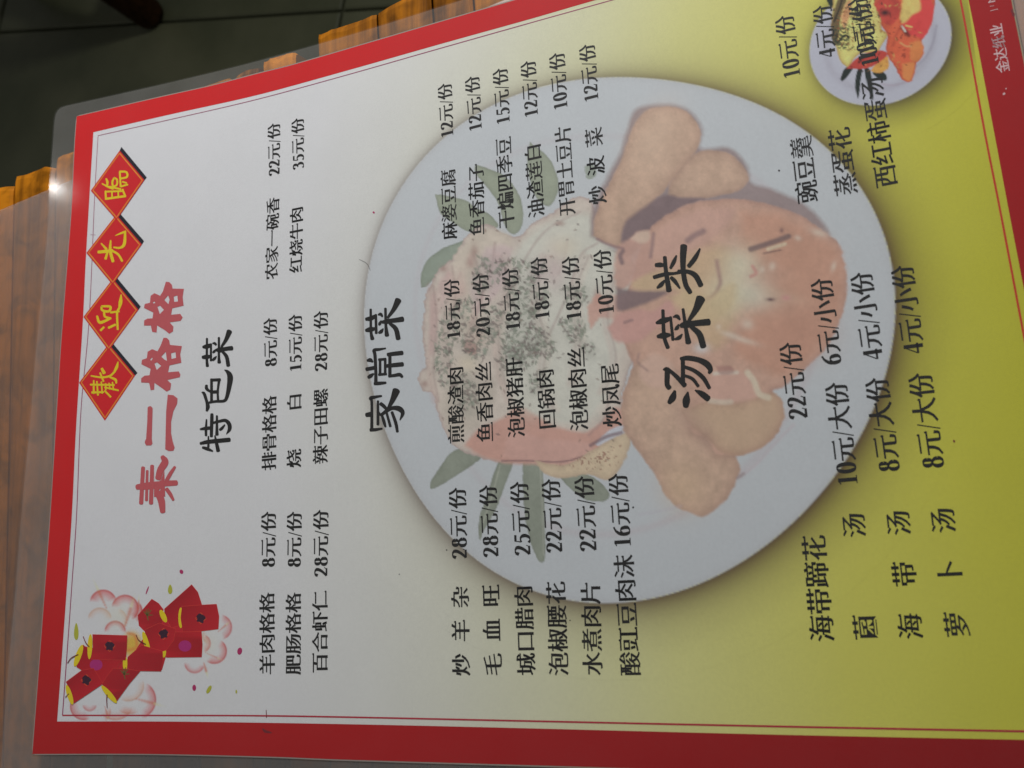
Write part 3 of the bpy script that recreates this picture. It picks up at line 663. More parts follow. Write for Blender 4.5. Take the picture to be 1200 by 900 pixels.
def crop(x0, y0, s, P): return [(x/s+x0, y/s+y0) for x, y in P]
def plate_shadow(c):
    """the drop shadow printed round the big plate: wide towards the lower right of the sheet, narrow at the upper left"""
    du = c.u-PC[0]; dv_ = c.v-PC[1]; th = np.arctan2(dv_, du); d = np.hypot(du, dv_)-rad(th)
    dirn = np.clip((dv_*0.72-du*0.5)/np.hypot(du, dv_).clip(1), -1, 1)*.5+.5
    al = np.exp(-(np.clip(d, 0, None)/(1.5+5.0*dirn))**1.1)*(.50+.48*dirn)*np.clip((19-d)/8, 0, 1)
    c.put(np.arange(len(c.x)), np.where(d > 0, al, 0), (.115, .055, .035))
def paint_plate(c):
    du = c.u-PC[0]; dv_ = c.v-PC[1]; th = np.arctan2(dv_, du); R = rad(th); d = np.hypot(du, dv_)-R
    allk = np.arange(len(c.x))
    dirn = np.clip((dv_*0.72-du*0.5)/np.hypot(du, dv_).clip(1), -1, 1)*.5+.5
    plate_shadow(c)
    c.put(allk, np.clip(.5-d/.5, 0, 1), pc(166, 170, 171, 1.74))
    c.put(allk, np.clip(.5-d/.5, 0, 1)*np.exp(-np.abs(d)/1.0)*.18, pc(140, 130, 130))
    # rim step inside
    rim = np.exp(-((d+17)/1.0)**2)*(.10+.16*np.clip(dirn-.3, 0, 1)); c.put(allk, np.where((th > -9), rim, 0), pc(175, 140, 145))
    lf = pc(144, 151, 130); lfd = pc(116, 122, 106); lf2 = pc(134, 140, 124)
    c1 = lambda P: crop(480, 220, 5.63, P); c2 = lambda P: crop(420, 90, 2.903, P); c3 = lambda P: crop(420, 390, 2.727, P)
    for P, q in [(c1([(75, 660), (80, 560), (120, 480), (200, 410), (300, 370), (385, 345), (330, 420), (280, 510), (230, 580), (160, 600), (110, 650)]), pc(136, 146, 130)),
              (c1([(170, 45), (215, 48), (300, 65), (380, 90), (430, 130), (520, 170), (580, 235), (560, 270), (420, 290), (360, 275), (300, 240), (240, 200), (195, 150)]), lf),
              (c2([(398, 300), (440, 310), (500, 340), (545, 400), (560, 460), (555, 510), (530, 535), (500, 510), (480, 440), (450, 390), (400, 330)]), lf),
              (c2([(583, 222), (650, 280), (680, 360), (668, 420), (640, 440), (600, 400), (575, 300)]), lf)]:
        c.fill(P, q, edge=lfd, ew=1.6, tex=.15, wob=1)
    c.fill(c2([(768, 308), (800, 300), (808, 335), (780, 350)]), pc(140, 148, 135), tex=.2)
    for P in [c3([(230, 485), (240, 460), (310, 375), (400, 385), (330, 445), (240, 498)]),
              c3([(387, 665), (385, 600), (410, 520), (440, 430), (460, 400), (495, 405), (475, 470), (440, 560), (402, 630)]),
              c3([(525, 400), (575, 400), (590, 460), (595, 600), (597, 715), (575, 728), (545, 650), (530, 560)]),
              c3([(638, 410), (700, 440), (770, 475), (802, 520), (775, 540), (720, 530), (670, 490), (640, 450)])]:
        c.fill(P, lf2, edge=lfd, ew=1.6, tex=.2, wob=1)
    c.line([(586, 545), (577, 580), (566, 612)], 2, pc(165, 168, 150), .6); c.line([(633, 545), (636, 600), (637, 650)], 2, pc(160, 162, 148), .5)
    # sliced meat mound
    mound = [(497, 352), (510, 322), (533, 300), (548, 275), (570, 262), (590, 273), (610, 276), (625, 262), (650, 248), (672, 232), (693, 236), (700, 262), (705, 285), (742, 305), (738, 330), (745, 360), (748, 400), (738, 430), (728, 470), (738, 505), (725, 532), (700, 550), (660, 548), (620, 539), (585, 541), (555, 533), (530, 520), (515, 490), (508, 465), (495, 457), (491, 440), (500, 425), (496, 400)]
    c.fill(mound, pc(190, 178, 164), tex=.18, edge=pc(150, 125, 122), ew=2.0, wob=3)
    c.fill([(552, 276), (575, 268), (600, 280), (590, 330), (565, 372), (545, 395), (530, 360), (530, 310)], pc(188, 176, 158), 7, .2, 3, .8)
    c.fill([(570, 290), (600, 290), (590, 330), (560, 370), (552, 330)], pc(190, 170, 165), 6, .12, 3, .8)
    c.fill([(600, 300), (630, 268), (690, 250), (725, 300), (735, 350), (725, 420), (710, 470), (680, 498), (640, 490), (600, 470), (590, 410), (600, 350)], pc(188, 188, 174), 10, .14, 4, .85)
    c.fill([(505, 345), (525, 318), (530, 335), (515, 370), (512, 410), (503, 410)], pc(186, 160, 152), 5, .2, 2, .8)
    c.fill([(515, 470), (530, 440), (560, 430), (580, 450), (570, 490), (540, 510), (525, 505)], pc(178, 168, 152), 6, .15, 2, .7)
    c.fill([(545, 522), (560, 503), (590, 490), (610, 476), (650, 500), (690, 505), (722, 478), (738, 495), (725, 530), (700, 548), (660, 546), (600, 543), (565, 535)], pc(190, 143, 126), 5, .12, 2, .95)
    c.fill([(590, 535), (600, 505), (640, 515), (690, 520), (690, 540), (640, 545)], pc(194, 152, 138), 5, .12, 2, .7)
    c.line([(588, 540), (620, 540), (660, 541), (690, 532), (705, 525)], 2.0, pc(130, 98, 98), .8)
    c.fill([(627, 541), (665, 544), (700, 524), (733, 505), (738, 520), (727, 548), (712, 562), (690, 556), (660, 560), (640, 556)], pc(196, 176, 144), 2, .2, 2, 1, edge=pc(170, 145, 120))
    c.specks([(650, 545), (700, 530), (730, 515), (722, 548), (690, 552)], pc(140, 95, 80), .64, 4, .8, 31, 2.5)
    c.fill([(697, 520), (712, 506), (730, 498), (735, 505), (715, 515), (702, 522)], pc(182, 184, 190), 2, .05, 1)
    c.line([(692, 522), (710, 512), (728, 507)], 4, pc(120, 95, 100), .75, 2)
    # folds of the slices
    for P, a in [([(602, 345), (612, 310), (640, 270), (680, 248)], .45), ([(545, 400), (560, 360), (575, 320), (580, 285)], .5), ([(520, 400), (522, 360), (540, 320)], .4), ([(640, 400), (665, 345), (680, 300), (700, 285)], .5), ([(655, 320), (662, 300), (665, 280)], .35), ([(700, 280), (722, 284), (735, 292)], .7), ([(715, 460), (708, 490), (690, 510)], .5)]:
        c.line(P, 2.4, pc(150, 122, 118), a, 3)
    for q in [(556, 296, 5, 9), (551, 308, 5, 7), (520, 315, 4, 4), (553, 410, 6, 5), (498, 450, 4, 4), (656, 262, 6, 3), (700, 348, 5, 10)]: c.blob(q[0], q[1], q[2], q[3], pc(150, 118, 108), .7)
    c.fill([(688, 360), (700, 345), (712, 348), (735, 345), (735, 375), (705, 372), (692, 385)], pc(190, 140, 122), 4, .15, 2, .8)
    for P in [[(508, 335), (512, 380), (508, 430), (514, 470)], [(530, 312), (534, 350), (524, 400), (530, 440)], [(556, 300), (566, 340), (556, 380)], [(588, 300), (598, 340), (585, 390), (590, 440), (600, 470)], [(640, 300), (628, 350), (640, 400), (636, 450), (650, 480)], [(690, 300), (676, 340), (680, 400), (672, 450)], [(722, 320), (712, 370), (722, 420), (708, 460)]]:
        c.line(P, 2.2, pc(150, 122, 116), .55, 3.5); c.line([(x+4, y) for x, y in P], 5, pc(196, 182, 166), .45, 5); c.line([(x-5, y) for x, y in P], 5, pc(180, 148, 138), .35, 6)
    for x, y, rx, ry, q in [(585, 320, 16, 22, (186, 160, 160)), (650, 315, 12, 26, (184, 158, 156)), (560, 395, 12, 12, (196, 164, 146)), (548, 425, 12, 10, (198, 186, 158)), (630, 320, 10, 16, (184, 160, 162)), (690, 430, 22, 16, (194, 194, 180)), (620, 475, 16, 14, (192, 190, 174)), (660, 290, 18, 14, (196, 184, 160)), (540, 340, 8, 20, (188, 156, 146)), (645, 445, 14, 14, (194, 194, 178))]:
        c.blob(x, y, rx, ry, pc(*q), .6)
    c.fill([(542, 400), (552, 398), (560, 408), (556, 416), (546, 412)], pc(165, 122, 112), 2, .3, 1.5, .8)
    # herbs
    gr = pc(118, 126, 108); br = pc(112, 92, 90)
    for P, s_ in [([(508, 400), (520, 370), (540, 348), (560, 350), (550, 375), (535, 395), (528, 430), (530, 450), (515, 455), (508, 430)], 7),
                  ([(525, 445), (545, 435), (560, 455), (560, 480), (545, 490), (530, 470)], 9), ([(560, 300), (590, 305), (585, 330), (560, 345), (548, 330)], 10),
                  ([(565, 360), (600, 350), (625, 360), (640, 400), (620, 420), (600, 425), (585, 405), (570, 390)], 12), ([(580, 420), (600, 395), (630, 400), (628, 425), (605, 440), (585, 438)], 13),
                  ([(610, 345), (640, 335), (645, 355), (625, 370), (612, 365)], 14), ([(620, 395), (645, 385), (652, 412), (640, 425), (625, 420)], 15),
                  ([(655, 375), (682, 372), (688, 395), (672, 405), (660, 395)], 16), ([(680, 400), (697, 403), (697, 418), (684, 418)], 17), ([(590, 300), (640, 310), (620, 345), (590, 350)], 18),
                  ([(660, 335), (690, 335), (690, 355), (665, 358)], 19), ([(616, 440), (640, 435), (640, 455), (622, 460)], 20), ([(540, 385), (570, 375), (580, 400), (560, 425), (540, 410)], 22)]:
        A_ = abs(sum(p[0]*q[1]-q[0]*p[1] for p, q in zip(P, P[1:]+P[:1])))/2
        c.fill(P, pc(150, 150, 136), 9, .25, 4, .28)
        c.herbs(P, int(A_/17), [gr, pc(130, 138, 120), br, pc(120, 112, 104), pc(150, 156, 138)], (1.6, 4.2), .62, s_)
    c.herbs(mound, 70, [br, pc(140, 112, 100)], (1.2, 2.6), .55, 77); c.herbs([(505, 400), (520, 330), (620, 290), (700, 300), (690, 420), (600, 470), (520, 470)], 110, [pc(135, 128, 115), gr, br], (1.2, 3.4), .5, 78)
    # poultry: upper drumsticks
    cc = lambda P: crop(660, 90, 2.9025, P)
    tan = pc(186, 155, 130)
    c.fill(cc([(92, 540), (100, 450), (155, 330), (195, 255), (215, 190), (240, 120), (290, 98), (385, 98), (440, 125), (474, 180), (468, 245), (560, 240), (625, 300), (640, 360), (720, 385), (830, 440), (905, 530), (870, 540), (600, 470), (300, 560), (215, 620), (180, 590)]), pc(140, 120, 117), 6, .12, 1.5, .9)
    c.fill(cc([(105, 540), (112, 470), (150, 380), (195, 290), (228, 200), (258, 140), (300, 110), (380, 106), (430, 130), (465, 180), (460, 235), (420, 290), (370, 350), (335, 395), (280, 450), (220, 490), (200, 540), (195, 578), (150, 565)]), tan, 3, .24, 1.5, 1, edge=pc(165, 132, 112), ew=5)
    c.blob(765, 165, 22, 40, pc(196, 168, 142), .6, .45)
    c.fill(cc([(358, 400), (365, 360), (400, 310), (450, 262), (500, 250), (560, 262), (612, 305), (630, 350), (600, 385), (540, 400), (480, 412), (400, 412)]), tan, 3, .24, 1.5, 1, edge=pc(160, 128, 110), ew=5)
    c.fill(cc([(196, 560), (215, 490), (280, 440), (350, 400), (400, 412), (480, 415), (440, 432), (350, 480), (300, 525), (240, 545), (212, 600)]), pc(122, 102, 102), 5, .15, 1.5, .95)
    body = [(741, 330), (748, 300), (765, 265), (808, 240), (853, 234), (894, 238), (936, 252), (968, 274), (981, 283), (988, 305), (992, 335), (988, 365), (970, 405), (945, 430), (920, 452), (905, 458), (915, 480), (912, 505), (890, 525), (865, 533), (845, 540), (800, 545), (765, 535), (748, 515), (735, 490), (730, 465), (742, 430), (735, 410), (728, 385), (732, 350)]
    c.fill(body, pc(186, 148, 126), 3, .24, 2, 1, edge=pc(165, 125, 110), ew=4)
    # orange breast, right
    c.fill([(870, 250), (915, 252), (955, 275), (982, 295), (988, 335), (980, 375), (955, 410), (920, 440), (890, 430), (860, 410), (880, 370), (920, 350), (930, 320), (900, 310), (870, 290)], pc(185, 138, 113), 14, .14, 3, .92)
    c.fill([(800, 300), (850, 290), (870, 330), (850, 400), (820, 400), (800, 350)], pc(188, 160, 122), 14, .14, 3, .8)
    c.fill([(770, 270), (810, 248), (860, 245), (840, 275), (790, 300), (765, 300)], pc(190, 150, 132), 8, .12, 2, .9)
    c.blob(868, 312, 22, 24, pc(196, 190, 162), .8); c.blob(878, 345, 36, 17, pc(192, 188, 166), .85, .15); c.blob(850, 350, 22, 22, pc(196, 186, 150), .8); c.blob(915, 345, 22, 6, pc(190, 176, 150), .6, .3)
    c.blob(925, 335, 25, 22, pc(186, 139, 113), .8); c.blob(935, 300, 30, 22, pc(184, 137, 111), .7); c.blob(930, 390, 40, 30, pc(182, 134, 110), .8)
    c.line([(880, 292), (905, 284), (924, 277)], 6.5, pc(112, 92, 90), .85, 3); c.line([(900, 292), (920, 286)], 4, pc(198, 182, 150), .8, 2); c.line([(895, 297), (915, 293)], 2, pc(110, 85, 80), .7)
    c.blob(916, 270, 2.5, 3, pc(110, 80, 80), .8); c.blob(903, 351, 5, 2.2, pc(100, 75, 75), .95); c.blob(921, 349, 5, 3, pc(190, 130, 125), .8)
    for q in [(935, 279, 4, 3), (977, 312, 3, 6), (905, 312, 4, 5), (893, 316, 3, 4), (876, 380, 7, 6), (842, 383, 3, 3), (960, 273, 10, 4), (870, 398, 18, 3.5), (855, 392, 10, 3)]: c.blob(q[0], q[1], q[2], q[3], pc(200, 182, 162), .7, .3)
    c.line([(882, 312), (886, 320), (880, 324)], 4, pc(190, 128, 118), .7, 2)
    # dark and pale passages at the neck
    cd = lambda P: crop(700, 220, 5, P)
    c.fill(cd([(100, 400), (130, 330), (190, 300), (240, 260), (300, 250), (320, 300), (310, 380), (330, 420), (300, 500), (200, 560), (110, 590)]), pc(186, 145, 128), 5, .15, 2, .9)
    c.fill(cd([(200, 300), (240, 262), (300, 255), (300, 310), (250, 325)]), pc(196, 170, 148), 4, .1, 1, .9)
    c.line(cd([(330, 270), (322, 340), (312, 405)]), 4, pc(135, 108, 108), .7, 3); c.line(cd([(150, 370), (135, 400), (145, 440)]), 5, pc(115, 95, 98), .8, 3)
    c.line(cd([(0, 300), (60, 330), (150, 355)]), 3, pc(140, 110, 108), .7, 2)
    c.fill(cd([(110, 580), (200, 600), (330, 600), (430, 600), (340, 655), (220, 700), (140, 722), (110, 690)]), pc(122, 102, 102), 5, .1, 1, .92)
    c.fill(cd([(60, 820), (130, 740), (230, 710), (330, 720), (430, 650), (440, 760), (330, 830), (240, 900), (110, 900)]), pc(188, 142, 130), 5, .12, 1.5, .95)
    c.line(cd([(160, 790), (205, 775)]), 3.5, pc(140, 110, 108), .7, 2)
    c.fill(cd([(200, 560), (300, 500), (420, 480), (500, 520), (520, 600), (440, 600), (330, 600), (220, 596)]), pc(188, 162, 124), 6, .12, 1.5, .85)
    c.line(cd([(530, 310), (570, 280), (620, 255)]), 7, pc(135, 108, 108), .75, 4); c.line(cd([(700, 430), (712, 500), (720, 560), (690, 620), (640, 660)]), 4.5, pc(150, 115, 110), .75, 4)
    c.fill(cd([(420, 640), (540, 600), (640, 640), (690, 610), (800, 560), (800, 680), (720, 760), (620, 800), (500, 720)]), pc(190, 168, 126), 8, .12, 2, .7)
    # lower drumsticks
    ce = lambda P: crop(700, 400, 4.09, P)
    c.fill(ce([(125, 420), (118, 300), (170, 130), (250, 80), (330, 90), (420, 200), (440, 330), (450, 430), (530, 470), (565, 540), (655, 548), (682, 610), (652, 700), (600, 775), (510, 838), (440, 822), (350, 770), (310, 700), (270, 630), (220, 560), (160, 470)]), tan, 3, .26, 2, 1, edge=pc(165, 130, 112), ew=6)
    c.fill(ce([(400, 330), (520, 292), (640, 292), (760, 272), (845, 245), (893, 310), (882, 400), (800, 500), (700, 542), (600, 532), (540, 480), (450, 400)]), pc(186, 156, 126), 3, .12, 2, 1, edge=pc(165, 128, 108), ew=5)
    c.fill(ce([(200, 130), (260, 60), (340, 90), (370, 150), (330, 220), (260, 220), (210, 180)]), pc(194, 160, 140), 6, .1, 1.5, .9)
    c.line(ce([(200, 60), (195, 100), (240, 140)]), 2.5, pc(140, 112, 108), .6, 3)
    c.fill(ce([(560, 150), (680, 150), (740, 180), (760, 270), (640, 292), (560, 290), (520, 230)]), pc(192, 152, 134), 6, .1, 1.5, .8)
    c.line(ce([(720, 150), (750, 190), (775, 250), (820, 270)]), 7, pc(200, 186, 160), .8, 3); c.line(ce([(540, 285), (600, 292), (640, 290)]), 6, pc(196, 182, 160), .7, 3)
    c.line(ce([(560, 155), (620, 150), (670, 150)]), 4, pc(205, 190, 172), .7, 3); c.fill(ce([(570, 120), (640, 118), (655, 150), (590, 160)]), pc(150, 105, 98), 3, .1, 1, .6)
    c.blob(822, 408, 9, 6, pc(190, 188, 184), .85); c.blob(827, 512, 10, 14, pc(150, 118, 106), .35); c.blob(806, 488, 22, 14, pc(170, 138, 120), .5, .7)
    c.blob(800, 570, 26, 30, pc(198, 168, 132), .5)
    c.line(ce([(682, 650), (760, 590), (860, 480), (940, 400)]), 3.2, pc(180, 150, 155), .35, 4); c.line(ce([(672, 655), (700, 635)]), 3.5, pc(130, 108, 104), .6, 3)
    c.line(ce([(200, 830), (290, 815), (400, 790)]), 3, pc(170, 160, 172), .3, 4)
    c.blob(742, 595, 1.2, 1.2, (.1, .1, .1), .0)
    # fine screen grain over the whole picture
    c.c *= (1+.05*(c.n3-c.n3.mean()))[:, None]
RBIG = PRD+20
picture('plate_picture', max(PC[0]-RBIG, 8), PC[0]+RBIG, PC[1]-RBIG, PC[1]+RBIG, .33, lambda u, v, px: np.hypot(u-PC[0], v-PC[1]) < RBIG, paint_plate, 0.014, menu,
        'faded printed picture of a large white plate of sliced meat and poultry')

# small plate, strong colours
sring = uv([(954, 10), (955, 33), (961, 66), (970, 93), (988, 114), (1006.7, 124), (1040, 129), (1073, 117), (1098, 83), (1106.7, 40), (1106, 10)])
Am = np.column_stack([2*sring, np.ones(len(sring))]); sol = np.linalg.lstsq(Am, (sring**2).sum(1), rcond=None)[0]; SC = sol[:2]; SR = math.sqrt(sol[2]+SC@SC)
print('small plate', SC, SR)
def paint_small(c):
    plate_shadow(c); du = c.u-SC[0]; dv_ = c.v-SC[1]; d = np.hypot(du, dv_)-SR; allk = np.arange(len(c.x))
    dirn = np.clip((dv_*0.85-du*0.35)/np.hypot(du, dv_).clip(1), -1, 1)*.5+.5
    al = np.exp(-(np.clip(d, 0, None)/(1.5+3.6*dirn))**1.15)*(.48+.46*dirn)*np.clip((9.5-d)/4, 0, 1); c.put(allk, np.where(d > 0, al, 0), (.085, .055, .03))
    k1 = 1.75
    c.put(allk, np.clip(.5-d/.4, 0, 1), pc(158, 159, 169, k1))
    c.put(allk, np.clip(.5-d/.4, 0, 1)*np.exp(-((d+4)/1.0)**2)*.35, pc(135, 130, 140, k1))
    f = lambda P: crop(940, 0, 6, P)
    G_ = pc(28, 40, 34, 1.3)
    for P in [[(268, 555), (300, 480), (358, 472), (330, 525), (285, 570)], [(388, 684), (372, 600), (390, 490), (422, 482), (412, 560), (398, 684)], [(485, 700), (450, 560), (438, 486), (472, 486), (492, 560), (500, 690)], [(498, 500), (540, 488), (592, 530), (592, 565), (550, 562), (500, 522)], [(170, 0), (240, -60), (235, 30), (205, 55)]]:
        c.fill(f(P), G_, 1, .3, .4)
    c.fill(f([(215, 60), (260, -60), (560, -80), (540, 60), (560, 130), (560, 200), (600, 240), (550, 330), (520, 370), (400, 380), (330, 465), (300, 460), (262, 410), (235, 330), (215, 280), (205, 150)]), pc(208, 182, 92, 1.7), 1.5, .35, 1.5, 1, edge=pc(150, 90, 30, 1.6), ew=2)
    c.fill(f([(205, 160), (240, 30), (290, -60), (310, 0), (270, 120), (262, 230), (235, 320), (212, 280)]), pc(78, 56, 36, 1.5), 2, .5, 1.5, .9)
    c.fill(f([(270, 120), (320, 0), (350, 30), (320, 160), (290, 210)]), pc(190, 120, 80, 1.6), 3, .5, 1.5, .8)
    c.specks(f([(210, 200), (330, 180), (330, 340), (260, 360), (220, 300)]), pc(40, 60, 42, 1.2), .42, 3, .85, 5, 1.6)
    c.specks(f([(330, 60), (480, 40), (510, 230), (350, 260)]), pc(40, 52, 34, 1.2), .55, 3, .8, 6, 1.8)
    c.specks(f([(215, 60), (560, 0), (590, 240), (400, 380), (240, 330)]), pc(150, 80, 30, 1.4), .62, 3, .6, 8, 2)
    c.fill(f([(480, 500), (520, 450), (600, 395), (608, 470), (575, 505), (530, 515)]), pc(190, 135, 40, 1.6), 1.5, .6, 1)
    c.fill(f([(310, 482), (390, 405), (470, 370), (560, 355), (600, 385), (540, 440), (460, 480), (400, 485)]), pc(176, 46, 28, 1.6), 1.5, .3, 1)
    c.fill(f([(505, 30), (560, -40), (900, -60), (925, 80), (900, 190), (850, 270), (840, 290), (855, 370), (810, 430), (800, 440), (795, 495), (768, 568), (735, 575), (700, 552), (660, 480), (600, 385), (590, 320), (600, 240), (560, 170), (560, 110)]), pc(196, 78, 30, 1.7), 1.5, .35, 1.5, 1, edge=pc(150, 45, 18, 1.5), ew=2)
    c.fill(f([(700, 150), (760, 110), (860, -60), (920, 30), (926, 80), (900, 190), (850, 270), (780, 250), (740, 240)]), pc(206, 40, 34, 1.7), 2, .2, 1.5)
    c.fill(f([(510, 40), (560, -20), (680, 0), (690, 90), (640, 170), (570, 150)]), pc(180, 50, 30, 1.6), 2, .4, 1.5)
    c.fill(f([(690, 90), (720, -20), (820, -20), (830, 70), (770, 110), (720, 160), (690, 150)]), pc(214, 176, 84, 1.7), 3, .5, 1.5, .85)
    c.fill(f([(760, 300), (838, 292), (852, 365), (810, 425), (760, 410)]), pc(202, 110, 38, 1.7), 3, .2, 1.5)
    c.fill(f([(700, 450), (790, 440), (765, 562), (715, 548)]), pc(214, 112, 36, 1.7), 3, .2, 1.5)
    eg = f([(215, 60), (560, -20), (590, 240), (400, 380), (240, 330)])
    c.herbs(eg, 60, [pc(60, 50, 24, 1.2), pc(40, 52, 34, 1.2), pc(150, 92, 34, 1.4)], (.9, 2.4), .85, 61)
    c.herbs(f([(505, 30), (700, -20), (860, 260), (700, 540), (600, 385), (560, 170)]), 45, [pc(120, 30, 14, 1.4), pc(226, 150, 60, 1.6), pc(150, 50, 16, 1.4)], (.9, 2.6), .6, 62)
    c.herbs(f([(320, 470), (480, 370), (600, 385), (600, 480), (480, 520)]), 20, [pc(90, 24, 12, 1.3), pc(210, 130, 50, 1.6)], (.9, 2.2), .7, 63)
    c.line(f([(250, 300), (300, 250), (330, 260)]), 2.5, pc(24, 36, 26, 1.2), .9); c.line(f([(225, 150), (262, 60), (285, -20)]), 2.2, pc(46, 36, 26, 1.2), .9)
    c.blob(1037, 15, 6, 4, pc(26, 20, 30, 1.2), .95); c.blob(1062, 38, 5, 3, pc(110, 25, 15), .8, .9)
    c.line(f([(690, 300), (730, 325), (765, 325)]), 2, pc(225, 150, 80), .7); c.line(f([(700, 190), (730, 230), (750, 250)]), 4, pc(90, 25, 15), .7, 2); c.line(f([(702, 185), (725, 220)]), 2.5, pc(225, 200, 180), .8)
    c.line(f([(640, 320), (660, 250), (700, 180)]), 3, pc(150, 45, 20), .5, 3)
    c.line(f([(730, 180), (770, 190)]), 2, pc(230, 190, 90), .8)
    c.line(f([(800, 470), (870, 400), (920, 300), (945, 180)]), 2, pc(120, 112, 128), .5, 3); c.line(f([(560, 590), (640, 600), (720, 580)]), 1.5, pc(150, 125, 140), .5, 3)
RS = SR+10
picture('small_plate_picture', SC[0]-RS, min(SC[0]+RS, 204), SC[1]-RS, min(SC[1]+RS, 287.0), .27, lambda u, v, px: (np.hypot(u-SC[0], v-SC[1]) < RS), paint_small, 0.020, menu,
        'brightly printed small white plate of egg, tomato and green leaves')

# -------------------------------------------------------------- blossoms and firecrackers
fc = empty('firecracker_picture'); fc.parent = menu
def paint_fc(c):
    P1 = pc(190, 66, 66, 1.7); P2 = pc(205, 108, 82, 1.85); P3 = pc(206, 138, 108, 1.85)
    c.crescent(121, 707, 16, -175, -10, 9, P1, .85); c.crescent(146.7, 713, 16, -175, 60, 8, P1, .85); c.crescent(117, 726, 14, -180, 0, 6, P3, .6); c.crescent(136, 726, 13, -80, 60, 5, P3, .5)
    c.crescent(135, 740, 12.5, -185, 10, 5, P1, .85); c.crescent(152, 716, 15, -50, 60, 8, pc(190, 45, 40, 1.6), .8)
    c.blob(155, 756, 12.5, 16, pc(210, 146, 14, 1.9), 1.0, 0, 2.5); c.line([(150, 762), (160, 758), (158, 745), (150, 742)], 3, pc(200, 110, 20, 1.7), .8, 3)
    c.crescent(257, 735, 15, -80, 75, 7, P1, .7); c.crescent(251, 763, 15, -60, 130, 7, P1, .8); c.crescent(228, 777, 12, 10, 185, 5, P1, .65); c.crescent(236, 754, 11, -70, 75, 6, P1, .7); c.crescent(247, 745, 10, 100, 220, 5, P3, .5)
    c.crescent(98, 828, 16, 60, 215, 8, P1, .75); c.crescent(105, 825, 8.5, 5, 175, 5, P1, .55); c.crescent(150, 803, 19, -20, 120, 6, P3, .6); c.crescent(160, 820, 23, -60, 75, 8, P1, .8); c.crescent(135, 822, 22, 20, 140, 8, P2, .6); c.crescent(115, 833, 15, -20, 60, 6, P2, .5); c.crescent(152, 815, 22, 60, 130, 7, P2, .6)
    c.blob(139, 722, 16, 16, pc(200, 195, 150), .25); c.blob(243, 755, 14, 14, pc(200, 195, 150), .2)
    for a, b_, w_ in [((124.5, 712), (109, 678), 4), ((147, 733), (158, 697), 4.5), ((256, 740), (271, 727), 2.4), ((241, 765), (264, 775), 2.2), ((239, 777), (244, 795), 3), ((160, 819), (194, 828), 4), ((123, 828), (128, 845), 2.2), ((162, 714), (163, 696), 2), ((139, 808), (141, 778), 1.5)]:
        a = np.array(a); b_ = np.array(b_)
        for t in np.linspace(0, 1, 12):
            p = a+(b_-a)*t; q = (pc(190, 90, 50, 1.6) if t < .55 else pc(206, 190, 120, 1.8)); c.blob(p[0], p[1], max(w_*.5*(1-abs(t-.45)), .6), max(w_*.5*(1-abs(t-.45)), .6), q, .65*(1-max(t-.6, 0)*2))
    c.c *= (1+.03*(c.n3-c.n3.mean()))[:, None]
q = uv([(76, 672), (300, 672), (300, 845.5), (68, 843.5)]); 
fcm = picture('blossom_print', q[:, 0].min()-1, q[:, 0].max()+1, q[:, 1].min()-1, q[:, 1].max(), .28,
        lambda u, v, px: (px[:, 0] > np.interp(px[:, 1], [155, 297, 500, 700, 845], [110, 102, 90, 78.4, 68])) & (px[:, 1] < 845.4) & (px[:, 0] < 300) & (px[:, 1] > 668), paint_fc, 0.010, fc, 'printed pink petal blossoms fading to white')
def fpoly(P, mat, nm, dz, parent=fc, label=None, n=5, smooth=False):
    P = np.array(P, float)
    if smooth: P = smooth_path(np.vstack([P, P[:1]]), n)[:-1]
    else: P = np.vstack([resample([a, b_], 4)[:-1] for a, b_ in zip(P, np.roll(P, -1, 0))])
    V, F = tri_fill([P]); return mk(nm, W(uv(V), dz), F, mat, parent, label)
def oval(cx, cy, rx, ry, an=0): return [(cx+rx*math.cos(t)*math.cos(an)-ry*math.sin(t)*math.sin(an), cy+rx*math.cos(t)*math.sin(an)+ry*math.sin(t)*math.cos(an)) for t in np.linspace(0, 2*math.pi, 15)[:-1]]
M_crk2 = ink('darker_cracker_red_ink', (0.52, 0.012, 0.022)); M_char = ink('dark_emblem_ink', (0.05, 0.012, 0.03)); M_grn = ink('sprig_green_ink', (0.16, 0.13, 0.03)); M_mag2 = ink('cracker_magenta_ink', (0.48, 0.03, 0.20)); M_crk3 = ink('cracker_rim_ink', (0.72, 0.05, 0.035)); M_edge = ink('cracker_edge_ink', (0.70, 0.10, 0.03))
